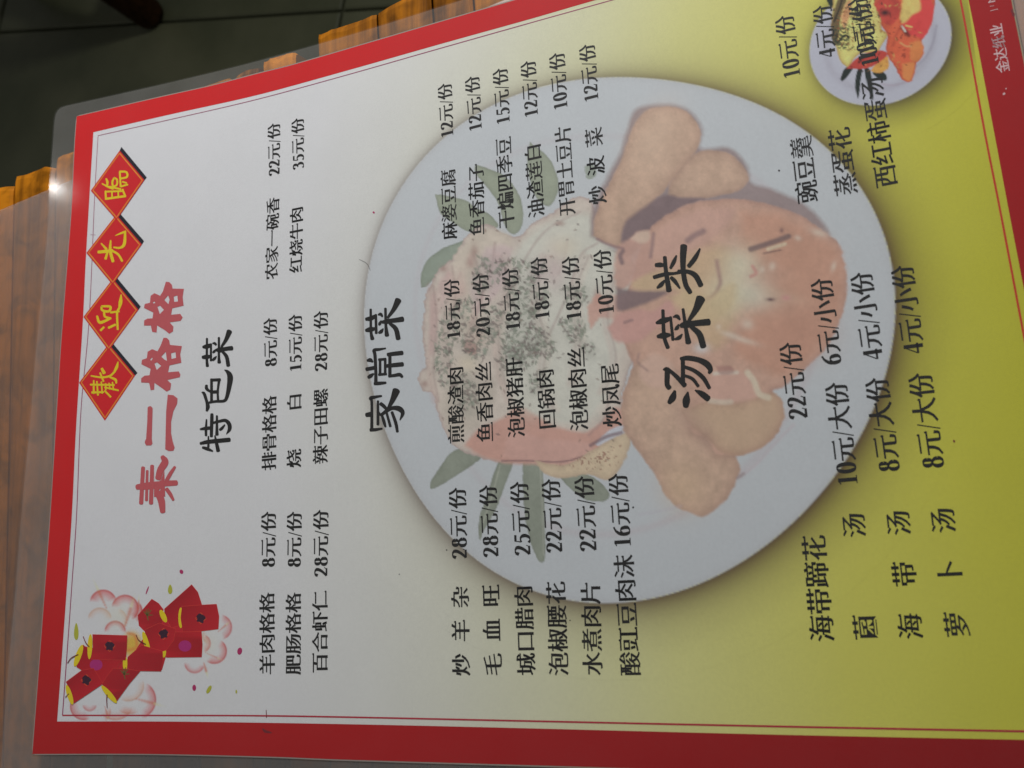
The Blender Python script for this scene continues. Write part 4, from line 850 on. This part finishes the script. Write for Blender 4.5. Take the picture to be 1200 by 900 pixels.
CR = [  # outline, end oval, emblem
 ([(192.8, 713.5), (224.7, 685), (232, 694), (236.5, 708), (235, 725), (201, 736), (193, 722)], (212, 724, 2.9, 12, .0), None),
 ([(161.7, 721), (178, 702), (186, 707), (191.5, 714), (190, 732), (170, 740), (163, 733)], (191.5, 722, 3.2, 8, -.45), ('g', 173.5, 720)),
 ([(213.5, 710.6), (235, 709), (254, 708), (256.8, 722), (256, 737), (236, 739.5), (214.5, 741), (212, 724)], None, ('d', 235.5, 724.5)),
 ([(195, 740.8), (236.3, 740), (237.3, 755), (236.5, 769.8), (195, 770.3), (193, 756)], (192.3, 764, 2.6, 6.5, 0), ('m', 217, 757)),
 ([(170, 738), (187, 730), (206, 737), (204, 750), (195, 762), (176, 767), (171, 754)], (171.8, 754, 3.1, 14.5, -.28), ('d', 192, 742.8)),
 ([(150, 770), (166, 756), (190.8, 763), (191.3, 775), (189, 786.5), (151, 786), (149, 778)], (146.9, 777.5, 2.7, 9, 0), None),
 ([(97.8, 755.5), (108, 765), (148, 768), (139, 779), (134, 790), (120, 800), (96, 785), (90, 781.5)], (92.3, 768.3, 3.4, 13.5, .35), ('m', 113, 779)),
 ([(120, 801.7), (126, 792), (133, 783), (151, 784), (164.5, 786.5), (152, 801), (137, 821.7), (130, 811)], (128.2, 813.6, 3.2, 13.5, -.72), ('g', 146.7, 789)),
 ([(77.8, 799), (96, 785.5), (110, 783), (121, 801), (104, 812.5), (87, 824), (83.5, 811)], (81.9, 814.2, 3.0, 12, -.30), ('d', 101.7, 797)),
 ([(108.9, 743.5), (149.4, 744.7), (148.9, 758), (147.6, 773.5), (106.9, 772.6), (109.4, 758)], (105.8, 757.8, 2.8, 14.6, .05), ('d', 129, 757)),
]
for P in ([(166, 735), (192, 722), (200, 712), (235, 720), (236, 768), (195, 768), (190, 785), (151, 785), (160, 760), (172, 742)], [(98, 757), (148, 768), (150, 785), (121, 801), (96, 786)]):
    fpoly(P, M_crk, 'firecracker', .045)
for i, (P, ov, em) in enumerate(CR):
    z0 = 0.05+i*0.012
    cen = np.mean(P, 0); big = [tuple(cen+(np.array(p)-cen)*1.03) for p in P]
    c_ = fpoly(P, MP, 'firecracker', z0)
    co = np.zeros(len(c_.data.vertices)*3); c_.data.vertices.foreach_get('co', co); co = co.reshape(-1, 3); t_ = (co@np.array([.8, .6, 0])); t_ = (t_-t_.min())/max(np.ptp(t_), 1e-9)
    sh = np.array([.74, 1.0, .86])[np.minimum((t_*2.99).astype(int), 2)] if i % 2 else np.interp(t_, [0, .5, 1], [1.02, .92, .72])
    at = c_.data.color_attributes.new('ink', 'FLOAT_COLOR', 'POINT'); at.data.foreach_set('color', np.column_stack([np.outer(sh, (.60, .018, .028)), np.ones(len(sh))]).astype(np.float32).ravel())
    rim = np.vstack([resample([a, b_], 5)[:-1] for a, b_ in zip(P, P[1:]+P[:1])]+[[P[0]]]); ribbon('firecracker_edge', uv(rim), .12, M_crk3, fc, z0+.003)
    if ov: fpoly(oval(*ov), M_yel, 'firecracker', z0+.004, label='yellow end of a red firecracker', smooth=True)
    if em:
        k, ex, ey = em
        if k == 'd':
            d = 6.3; ex_ = [(ex-d, ey), (ex, ey-d*1.05), (ex+d, ey), (ex, ey+d*1.05)]; path = np.vstack([resample([a, b_], 6)[:-1] for a, b_ in zip(ex_, ex_[1:]+ex_[:1])]+[[ex_[0]]])
            ribbon('diamond_outline', uv(path), .20, M_edge, fc, z0+.005)
            fpoly([(ex+5.0*math.cos(t)*(1+.22*math.sin(5*t+i)), ey+5.4*math.sin(t)*(1+.2*math.cos(4*t+i))) for t in np.linspace(0, 2*math.pi, 22)[:-1]], M_char, 'emblem', z0+.007, smooth=False)
        elif k == 'm': fpoly(oval(ex, ey, 7.5, 6.5), M_mag2, 'emblem', z0+.005, smooth=True)
        else:
            V, F = merge([brush([(ex-1, ey+1, 1.6), (ex+7*math.cos(t)*.8, ey+7*math.sin(t), .8)], 4) for t in (-2.6, -2.0, -1.4, -.8, .1, 1.5)])
            mk('emblem', W(uv(V), z0+.006), F, M_grn, fc)
for a, b_, c_ in [((98, 746, 1), (101, 753, 1), (105, 758, 1.2)), ((79.5, 777, .8), (84, 771, 1), (92, 767, 1.3)), ((77, 817, .8), (80, 814, .9), (81, 813, 1)), ((126, 829, .8), (125.5, 820, 1), (126, 814, 1.3)), ((160, 744, 1), (163, 750, 1), (171, 755, 1.3))]:
    V, F = brush([a, b_, c_], 4); mk('fuse', W(uv(V), .19), F, M_brn, fc)
def flake(cx, cy, rx, ry, an, mat, drop=False):
    P = oval(cx, cy, rx, ry, an)
    if drop: P = [(cx+rx*math.sin(t)*(.55+.45*math.sin((t)/1)*0+.45*(-math.cos(t)+1)/2), cy-ry*math.cos(t)) for t in np.linspace(0, 2*math.pi, 15)[:-1]]
    fpoly(P, mat, 'petal_flake', .05, fc, smooth=True)
flake(212.7, 670, 2.1, 2.6, -.4, M_mag); flake(199.5, 690.5, 3.2, 5.6, 0, M_lime, True); flake(172.7, 691.7, .8, 5, .35, M_mag); flake(89.5, 740, 3.3, 10, 0, M_lime, True)
flake(281, 763, 2.8, 4.2, .2, M_mag); flake(227.7, 806, 2.2, 3.6, 0, M_mag); flake(245, 808, 2.2, 5.2, .5, M_lime); flake(277, 810.5, 1.0, 2.2, 0, M_lime)

# -------------------------------------------------------------- greeting diamonds
DI = [([(140.6, 176.5), (169.5, 211), (136.8, 258), (106.8, 223.5)], [(142.6, 172.3), (172.1, 207.8)], '臨', (100, 170, 10), [
        [(240, 540, 22), (245, 635, 24)], [(240, 632, 26), (475, 600, 26)], [(440, 520, 20), (470, 600, 26)], [(245, 548, 20), (445, 540, 22)], [(315, 545, 18), (318, 625, 18)], [(388, 540, 18), (392, 615, 18)],
        [(200, 455, 14), (270, 490, 24), (330, 515, 24)], [(248, 395, 18), (262, 430, 28), (262, 470, 22)], [(290, 490, 22), (420, 520, 22)],
        [(345, 385, 20), (322, 430, 24), (330, 482, 22), (372, 470, 22), (376, 410, 22), (345, 385, 20)], [(408, 315, 22), (418, 490, 22)], [(410, 312, 24), (485, 320, 24), (492, 375, 24), (420, 395, 22)], [(420, 488, 22), (500, 465, 20)], [(440, 432, 20), (488, 448, 20)]]),
      ([(136.5, 251.5), (166.5, 286.5), (132.2, 333.8), (101.5, 296.5)], [(138.5, 247.5), (168.9, 282.4)], '光', (95, 250, 10), [
        [(205, 455, 34), (370, 440, 40)], [(240, 355, 16), (300, 420, 30)], [(290, 535, 30), (310, 465, 26)], [(350, 320, 18), (345, 440, 36), (378, 565, 34)], [(370, 440, 26), (440, 485, 26), (485, 560, 26)], [(385, 400, 18), (460, 405, 26), (510, 360, 36), (520, 220, 26)], [(525, 215, 26), (470, 235, 22), (405, 262, 8)]]),
      ([(132.5, 326.5), (162.4, 363), (127.5, 411), (98, 371.5)], [(134.5, 322.3), (165, 359.2)], '迎', (90, 325, 10), [
        [(240, 455, 24), (275, 530, 34), (400, 480, 26)], [(295, 340, 24), (395, 345, 28), (375, 400, 28), (300, 385, 26), (292, 345, 24)], [(322, 395, 26), (332, 460, 26), (400, 480, 22)], [(400, 412, 26), (500, 400, 22)], [(522, 205, 14), (515, 290, 44), (500, 360, 26), (475, 420, 26), (482, 612, 24)], [(282, 622, 26), (320, 585, 24)], [(375, 592, 28), (455, 555, 26)]]),
      ([(127.5, 403), (158.5, 440), (123, 493), (92.8, 448.5)], [(129.5, 399), (161.2, 437)], '歡', (85, 405, 10), [
        [(218, 355, 16), (340, 372, 22), (440, 355, 24), (500, 300, 24)], [(535, 190, 12), (520, 250, 34), (495, 300, 26)], [(345, 270, 30), (372, 322, 40)], [(325, 320, 22), (365, 420, 22)], [(440, 370, 20), (505, 400, 30), (515, 440, 20)], [(250, 410, 18), (250, 560, 24)], [(287, 420, 18), (300, 580, 22)], [(340, 425, 18), (350, 560, 18)], [(390, 445, 16), (392, 520, 18)], [(430, 440, 16), (440, 512, 16)], [(470, 430, 16), (482, 520, 18)], [(212, 458, 22), (490, 462, 24)], [(230, 550, 26), (365, 545, 22)], [(380, 490, 20), (540, 525, 20)], [(380, 530, 20), (450, 602, 22)]])]
for i, (Q, SH, ch, (x0, y0, s), strokes) in enumerate(reversed(DI)):
    z0 = .05+i*.03; dm = empty('greeting_diamond'); dm.parent = menu; dm['label'] = 'red diamond with yellow character '+ch
    fpoly([SH[0], SH[1], Q[1], Q[0]], M_shadow, 'diamond_shadow', z0, dm)
    fpoly(Q, M_red, 'diamond_field', z0+.006, dm)
    cen = np.mean(Q, 0); In = [tuple(cen+(np.array(p)-cen)*.925) for p in Q]
    path = np.vstack([resample([a, b_], 14)[:-1] for a, b_ in zip(In, In[1:]+In[:1])]+[[In[0]]])
    ribbon('diamond_outline', uv(path), .42, M_org, dm, z0+.009)
    px_mesh('character', [brush(b_, 5) for b_ in strokes], x0, y0, s, M_yel, dm, 'yellow brush character '+ch, z0+.012)

# -------------------------------------------------------------- shop title
tt = empty('shop_title'); tt.parent = menu; tt['label'] = 'faded red brush title 秦二格格'
px_mesh('character', [poly(
    [(500, 115), (545, 118), (580, 155), (590, 205), (738, 208), (722, 320), (735, 430), (585, 465), (570, 550), (690, 538), (722, 585), (695, 630), (550, 650), (600, 705), (595, 770), (545, 800), (490, 755), (385, 690), (378, 785), (320, 775), (302, 692), (212, 693), (215, 625), (260, 600), (325, 597), (335, 520), (212, 460), (222, 408), (290, 392), (300, 300), (350, 265), (425, 300), (462, 240)],
    [(480, 355), (530, 295), (550, 350), (535, 410)], [(605, 310), (652, 295), (660, 375), (610, 380)], [(390, 445), (425, 430), (475, 485), (420, 540)], [(330, 385), (355, 375), (360, 395), (335, 402)])], 150, 320, 11.25, M_title, tt, 'character 格')
px_mesh('character', [poly(
    [(470, 65), (515, 68), (545, 100), (555, 160), (712, 175), (690, 280), (705, 395), (548, 430), (530, 520), (670, 508), (692, 550), (685, 585), (520, 622), (570, 670), (560, 750), (510, 775), (450, 730), (350, 660), (347, 750), (300, 757), (280, 660), (175, 655), (175, 600), (220, 565), (285, 560), (300, 475), (178, 415), (185, 358), (250, 335), (260, 250), (320, 215), (390, 245), (430, 170)],
    [(440, 315), (500, 250), (515, 370), (480, 352)], [(570, 270), (628, 255), (635, 330), (575, 345)], [(350, 405), (385, 390), (440, 435), (380, 490)], [(295, 350), (320, 325), (325, 345), (305, 370)])], 150, 390, 11.25, M_title, tt, 'character 格')
px_mesh('character', [poly([(260, 310), (280, 293), (305, 293), (327, 320), (315, 720), (325, 785), (305, 810), (240, 810), (220, 770), (240, 720), (255, 500)]),
                      poly([(525, 140), (600, 148), (655, 190), (650, 260), (600, 360), (570, 500), (570, 650), (592, 760), (617, 840), (600, 880), (540, 885), (492, 860), (498, 600), (505, 350), (520, 200)])], 150, 450, 11.25, M_title, tt, 'character 二')
px_mesh('character', [brush([(200, 258, 52), (175, 730, 56)]), brush([(255, 300, 36), (245, 690, 40)]), brush([(320, 235, 50), (305, 730, 56)]), brush([(120, 515, 70), (260, 500, 95), (440, 480, 90)]), brush([(440, 470, 80), (640, 460, 70)]),
                      brush([(455, 115, 55), (490, 185, 95), (430, 290, 90), (400, 400, 80)]), brush([(390, 590, 80), (440, 690, 95), (460, 840, 70)]), poly([(345, 300), (480, 290), (492, 640), (345, 645)], [(348, 460), (358, 480), (352, 525), (338, 520)], [(412, 372), (424, 380), (434, 440), (422, 440)], [(425, 535), (430, 548), (410, 582), (402, 575)]),
                      brush([(620, 250, 35), (560, 340, 50), (510, 430, 50)]), brush([(510, 540, 50), (560, 610, 50), (600, 685, 34)])], 150, 525, 11.25, M_title, tt, 'character 秦')

# -------------------------------------------------------------- section headings
def heading(label, chars):
    h = empty('section_heading'); h.parent = menu; h['label'] = label
    for ch, (x0, y0, s), st_ in chars: px_mesh('character', [brush([(x, y, w_*1.10) for x, y, w_ in b_], 6) for b_ in st_], x0, y0, s, M_black, h, 'character '+ch)
heading('black clerical-style heading 特色菜', [
 ('菜', (225, 380, 15), [[(265, 250, 34), (262, 600, 40), (272, 735, 52)], [(195, 400, 40), (255, 392, 75), (335, 365, 55)], [(188, 580, 50), (255, 575, 75), (315, 565, 50)], [(335, 345, 34), (335, 640, 36)], [(365, 335, 22), (400, 335, 42), (425, 360, 36)], [(425, 440, 20), (395, 475, 42), (372, 498, 30)], [(432, 562, 16), (400, 600, 46), (365, 632, 34)],
              [(475, 235, 36), (475, 560, 40), (480, 670, 60)], [(435, 452, 50), (490, 450, 85), (560, 440, 70)], [(550, 440, 62), (640, 425, 66), (705, 420, 72)], [(520, 395, 36), (600, 270, 60), (660, 125, 88)], [(530, 470, 40), (610, 570, 60), (640, 725, 62)]]),
 ('色', (225, 425, 15), [[(175, 520, 20), (215, 545, 50), (260, 680, 50), (280, 770, 66), (262, 845, 40)], [(255, 400, 45), (262, 460, 52), (330, 515, 30)], [(345, 290, 44), (345, 700, 46)], [(345, 305, 48), (495, 300, 50)], [(480, 300, 44), (455, 500, 36), (462, 690, 40)], [(340, 515, 50), (460, 512, 54)],
              [(305, 700, 36), (420, 680, 42), (560, 672, 46), (612, 610, 56), (655, 420, 76), (672, 250, 92), (630, 165, 60), (575, 128, 14)]]),
 ('特', (225, 475, 15), [[(150, 670, 44), (300, 640, 66), (660, 605, 70)], [(190, 740, 40), (270, 765, 55), (365, 805, 26)], [(290, 545, 24), (290, 730, 40)], [(405, 535, 24), (430, 650, 52), (462, 800, 64)], [(148, 420, 30), (240, 405, 56), (340, 395, 50)], [(257, 250, 26), (248, 420, 42), (248, 530, 40)], [(352, 155, 50), (350, 250, 56), (342, 545, 50)], [(440, 185, 34), (440, 400, 44), (440, 515, 56)],
              [(365, 310, 36), (480, 280, 44), (590, 265, 52), (655, 330, 66), (660, 420, 58), (608, 505, 12)], [(578, 342, 22), (530, 400, 44), (492, 430, 40)]])])
heading('black clerical-style heading 家常菜', [
 ('菜', (420, 340, 10), [[(145, 225, 26), (148, 480, 30), (165, 572, 44)], [(90, 340, 34), (145, 332, 50), (205, 300, 34)], [(90, 472, 34), (140, 462, 56), (190, 452, 34)], [(205, 288, 28), (210, 505, 30)], [(235, 288, 20), (262, 282, 34), (282, 308, 22)], [(268, 358, 14), (252, 392, 34), (243, 408, 22)], [(292, 452, 14), (268, 485, 38), (240, 500, 24)],
              [(318, 215, 28), (322, 400, 30), (335, 530, 48)], [(280, 375, 32), (345, 365, 56)], [(350, 362, 44), (440, 352, 50), (520, 340, 56)], [(345, 322, 26), (415, 225, 46), (468, 118, 70)], [(370, 390, 32), (440, 455, 50), (468, 568, 52)]]),
 ('常', (420, 420, 10), [[(105, 25, 26), (140, 20, 44), (168, 40, 22)], [(95, 127, 40), (200, 108, 42)], [(178, 180, 20), (145, 205, 42), (118, 222, 34)], [(320, -118, 16), (250, -106, 28), (185, -95, 36), (195, -40, 36), (205, 150, 34), (205, 280, 38)], [(190, 295, 34), (240, 292, 38), (322, 285, 26)],
              [(255, 8, 28), (255, 190, 30)], [(315, 8, 28), (315, 180, 28)], [(240, 190, 28), (328, 182, 28)], [(240, 15, 28), (322, 8, 28)], [(345, -45, 38), (420, -55, 44), (515, -65, 46)], [(370, -50, 34), (370, 210, 36)], [(358, 208, 28), (430, 198, 34), (485, 190, 38), (515, 215, 30)], [(315, 90, 34), (420, 78, 44), (520, 68, 46)]]),
 ('家', (420, 420, 10), [[(95, 662, 46), (148, 655, 54)], [(272, 440, 22), (200, 452, 32), (145, 468, 40), (158, 520, 30), (158, 820, 34)], [(142, 838, 36), (200, 835, 34), (278, 822, 22)], [(230, 500, 26), (230, 775, 32)], [(262, 530, 38), (300, 560, 38), (335, 600, 30)],
              [(235, 618, 14), (265, 660, 30), (330, 615, 38), (400, 582, 40), (480, 590, 56), (520, 640, 44), (488, 722, 12)], [(340, 605, 26), (400, 490, 54), (445, 378, 82)], [(275, 660, 26), (300, 740, 36), (318, 800, 24)], [(330, 630, 28), (375, 795, 30)], [(395, 630, 32), (440, 760, 36), (458, 858, 30)]])])
heading('black clerical-style heading 汤菜类', [
 ('类', (760, 280, 11.25), [[(95, 345, 46), (150, 342, 58), (205, 345, 40)], [(215, 240, 46), (230, 420, 52), (270, 680, 70)], [(368, 220, 20), (335, 300, 50), (290, 385, 34)], [(72, 505, 46), (220, 465, 48), (340, 455, 34), (410, 440, 40)], [(212, 548, 26), (165, 605, 54), (115, 645, 26)], [(300, 510, 44), (350, 560, 50), (412, 648, 24)], [(465, 95, 84), (455, 250, 74), (458, 420, 62), (490, 600, 62), (550, 705, 56)],
              [(395, 432, 50), (520, 432, 50), (620, 485, 66), (690, 610, 66)], [(678, 130, 22), (615, 250, 56), (530, 360, 50)]]),
 ('菜', (760, 340, 11.25), [[(190, 265, 40), (205, 600, 48), (255, 758, 50)], [(105, 432, 34), (190, 405, 72), (300, 372, 40)], [(120, 612, 40), (200, 598, 76), (280, 590, 40)], [(290, 355, 34), (322, 655, 40)], [(325, 355, 16), (375, 345, 48), (412, 385, 28)], [(398, 450, 14), (378, 495, 48), (348, 520, 22)], [(445, 580, 16), (405, 625, 48), (352, 648, 26)],
              [(455, 250, 36), (495, 520, 48), (525, 690, 72)], [(425, 470, 50), (500, 450, 90), (560, 440, 78)], [(560, 442, 66), (680, 430, 74), (795, 420, 80)], [(535, 395, 40), (625, 255, 76), (688, 112, 112)], [(560, 480, 48), (670, 580, 76), (722, 740, 76)]]),
 ('汤', (760, 400, 11.25), [[(195, 372, 20), (245, 380, 62), (245, 560, 62), (275, 615, 60)], [(250, 360, 40), (370, 465, 52), (478, 580, 62)], [(452, 225, 50), (455, 560, 52)], [(425, 230, 40), (520, 220, 60), (660, 245, 64), (770, 300, 78), (815, 370, 64), (798, 418, 34)], [(470, 335, 40), (600, 385, 48), (720, 480, 54), (802, 615, 46)], [(475, 450, 34), (580, 495, 42), (655, 590, 40)],
              [(348, 655, 34), (320, 740, 80), (272, 808, 50)], [(520, 668, 20), (500, 770, 90), (490, 855, 66)], [(615, 645, 16), (700, 690, 70), (785, 755, 76)]])])

# -------------------------------------------------------------- dishes and prices
DISH = [
 ('羊肉格格', (313.2, 790), (312.8, 695)), ('肥肠格格', (343.6, 790), (343.8, 695)), ('百合虾仁', (374.8, 788), (375, 693)),
 ('排骨格格', (315.2, 550.5), (315.8, 464.5)), ('烧    白', (344.5, 547.5), (345, 461)), ('辣子田螺', (375.4, 543), (376, 456)),
 ('农家一碗香', (318, 327), (320, 232)), ('红烧牛肉', (346.8, 319), (347.6, 243)),
 ('炒 羊 杂', (540.6, 791), (539, 687.7)), ('毛 血 旺', (578, 791), (575, 686)), ('城口腊肉', (617, 790.6), (613, 686.5)), ('泡椒腰花', (655, 791), (651, 682)), ('水煮肉片', (694.7, 790.6), (691.6, 682)), ('酸豇豆肉沫', (739, 791), (730.5, 651)),
 ('煎酸渣肉', (534.6, 519), (533.6, 430)), ('鱼香肉丝', (568.8, 517.4), (566.4, 425)), ('泡椒猪肝', (605.4, 512), (602, 419.5)), ('回锅肉', (641.6, 502), (638.6, 433)), ('泡椒肉丝', (679, 504), (675, 408)), ('炒凤尾', (717.8, 499.5), (714, 426.7)),
 ('麻婆豆腐', (527, 280), (525, 199)), ('鱼香茄子', (559, 275.5), (557.6, 192.7)), ('干煸四季豆', (593.6, 267), (589.8, 161.6)), ('油渣莲白', (628.8, 254), (624, 169)), ('开胃土豆片', (665, 252), (659, 148)), ('炒 波 菜', (701, 238.7), (695.4, 150.7)),
 ('海带蹄花', (964, 751), (952.8, 628)), ('菌      汤', (1015, 749), (999, 602)), ('海  带  汤', (1068, 748), (1051, 599)), ('萝  卜  汤', (1122.7, 746), (1103, 596)),
 ('豌豆羹', (946.7, 237), (937.8, 161)), ('蒸蛋花', (992, 228), (982.5, 151)), ('西红柿蛋汤', (1039, 218.6), (1020.5, 92)),
]
PRICE = [
 ('8元/份', (314, 664), (314.8, 600)), ('8元/份', (344.2, 664), (345, 600)), ('28元/份', (375.5, 675), (376, 598)), ('8元/份', (317, 429), (316.6, 373)), ('15元/份', (346, 435), (346, 369)), ('28元/份', (375.8, 434), (376, 365)),
 ('22元/份', (321, 205), (321, 145)), ('35元/份', (349.2, 198), (348.8, 139)),
 ('28元/份', (538, 654), (535.8, 572)), ('28元/份', (574.8, 652), (571.5, 569)), ('25元/份', (612, 650), (608, 565)), ('22元/份', (649.2, 646.6), (645, 562)), ('22元/份', (689, 645), (683.7, 558.6)), ('16元/份', (729.2, 641), (723.6, 555.5)),
 ('18元/份', (531.4, 397), (529, 327.6)), ('20元/份', (566, 393.5), (562.7, 321)), ('18元/份', (601, 387), (597.3, 315)), ('18元/份', (635.3, 374), (631, 301.7)), ('18元/份', (672.3, 374.7), (667.8, 301)), ('10元/份', (710.3, 368), (705, 293)),
 ('12元/份', (523.8, 160.6), (521, 98.4)), ('12元/份', (557, 153), (553, 90)), ('15元/份', (589.4, 145), (585.8, 80.7)), ('12元/份', (622.3, 136.7), (618.6, 72)), ('10元/份', (656.7, 128), (652.2, 62.6)), ('12元/份', (692.8, 118.6), (687.4, 52.7)),
 ('22元/份', (935, 490), (925, 402)), ('6元/小份', (974.2, 427), (961.8, 327)), ('4元/小份', (1022.7, 421), (1008.4, 320)), ('4元/小份', (1070.4, 414), (1056.4, 312)),
 ('10元/大份', (993.2, 568.5), (979, 449)), ('8元/大份', (1041.7, 552), (1026.4, 443.5)), ('8元/大份', (1093.2, 548), (1077.3, 438)),
 ('10元/份', (927.9, 91), (918.5, 19)), ('4元/份', (969.2, 67), (962.8, 7)), ('10元/份', (1016, 71), (1004, -2)),
]
for s, a, b_ in DISH: text('dish_name', s, a, b_, M_black, menu, 'black printed words '+''.join(s.split()), dz=.062)
for s, a, b_ in PRICE: text('price', s, a, b_, M_black, menu, 'black printed price '+s, dz=.066)
text('price', '10元/份', (1019.5, 77), (1008, 4), M_black, menu, 'second overprinted price 10元/份', dz=.070)
text('maker_mark', '金达纸业', (1176, 84.5), (1166.8, 29), M_cream, menu, 'small white words 金达纸业 on the red border', dz=.062)
for s_, a, b_ in [('J', (1163.6, 12.5), (1162.6, 8.5)), ('I', (1162.4, 7.5), (1162, 4.5)), ('N', (1161.8, 3), (1160.4, -6))]:
    text('maker_mark', s_, a, b_, M_cream, menu, dz=.062, k=1.0 if s_ == 'N' else 1.8)
# small flaws in the print and grit under the film
for (x, y, r_, mt, lb) in [(438, 249, 1.3, M_mag, 'tiny crimson ink spot on white'), (742, 594.5, 1.0, M_black, None), (523.5, 644.5, .9, M_black, None), (913, 200, 1.1, M_black, None), (668, 727, .8, M_black, None), (1118, 517, 1.1, M_brn, None), (468, 673, .7, M_black, None), (1176.5, 110, 1.3, M_cream, None), (1179, 104, .8, M_cream, None), (256, 523, .8, M_black, None)]:
    fpoly(oval(x, y, r_*random.uniform(.8, 1.1), r_*random.uniform(.8, 1.4), random.uniform(0, 3)), mt, 'ink_speck', .058, menu, lb, smooth=True)
px_mesh('ink_speck', [brush([(308, 854, 1.5), (311, 857, 3.2), (318, 858.5, 1.6)], 4)], 0, 0, 1, M_brn, menu, 'dark curled scrap on the red border', .058)
px_mesh('ink_speck', [brush([(312, 832, .8), (312.5, 841, .9)], 4)], 0, 0, 1, M_brn, menu, None, .058)
px_mesh('ink_speck', [brush([(106, 275, .4), (112, 275.4, .4)], 4)], 0, 0, 1, M_line2, menu, None, .058)
px_mesh('ink_speck', [brush([(421, 304, .35), (430, 309, .45), (434, 317, .35)], 4)], 0, 0, 1, M_black, menu, 'short dark hair beside the plate', .058)
for (x, y) in [(1186, 13), (1187.5, 17)]: fpoly(oval(x, y, 1.6, 2.4), M_brn, 'ink_speck', .058, menu, smooth=True)

# -------------------------------------------------------------- laminating pouch
P_left = [(64.5, 126), (61, 170), (57, 240), (52.5, 300), (42.5, 400), (35, 490), (24.5, 600), (16.5, 700), (7.5, 800), (0, 900), (-3, 935)]
P_top = [(64.5, 126), (87, 121.5), (200, 96), (300, 71.5), (420, 37.5), (530, 3), (700, -50), (960, -128), (1165, -192)]
P_bot = [(-3, 935), (200, 935), (400, 940), (900, 955), (1410, 970)]
P_right = [(1165, -192), (1205, 0), (1290, 400), (1410, 970)]
PCV = [side(x) for x in (P_left, P_top, P_bot, P_right)]
pouch = empty('laminate_pouch'); pouch.parent = menu; pouch['label'] = 'clear plastic pouch with rounded corners and milky margins'
slab('front_film', coons(PCV, 120, 100, 4.2), .33, .27, M_pouch, pouch)
slab('back_film', coons(PCV, 120, 100, 4.2), -.25, -.31, M_pouch2, pouch)
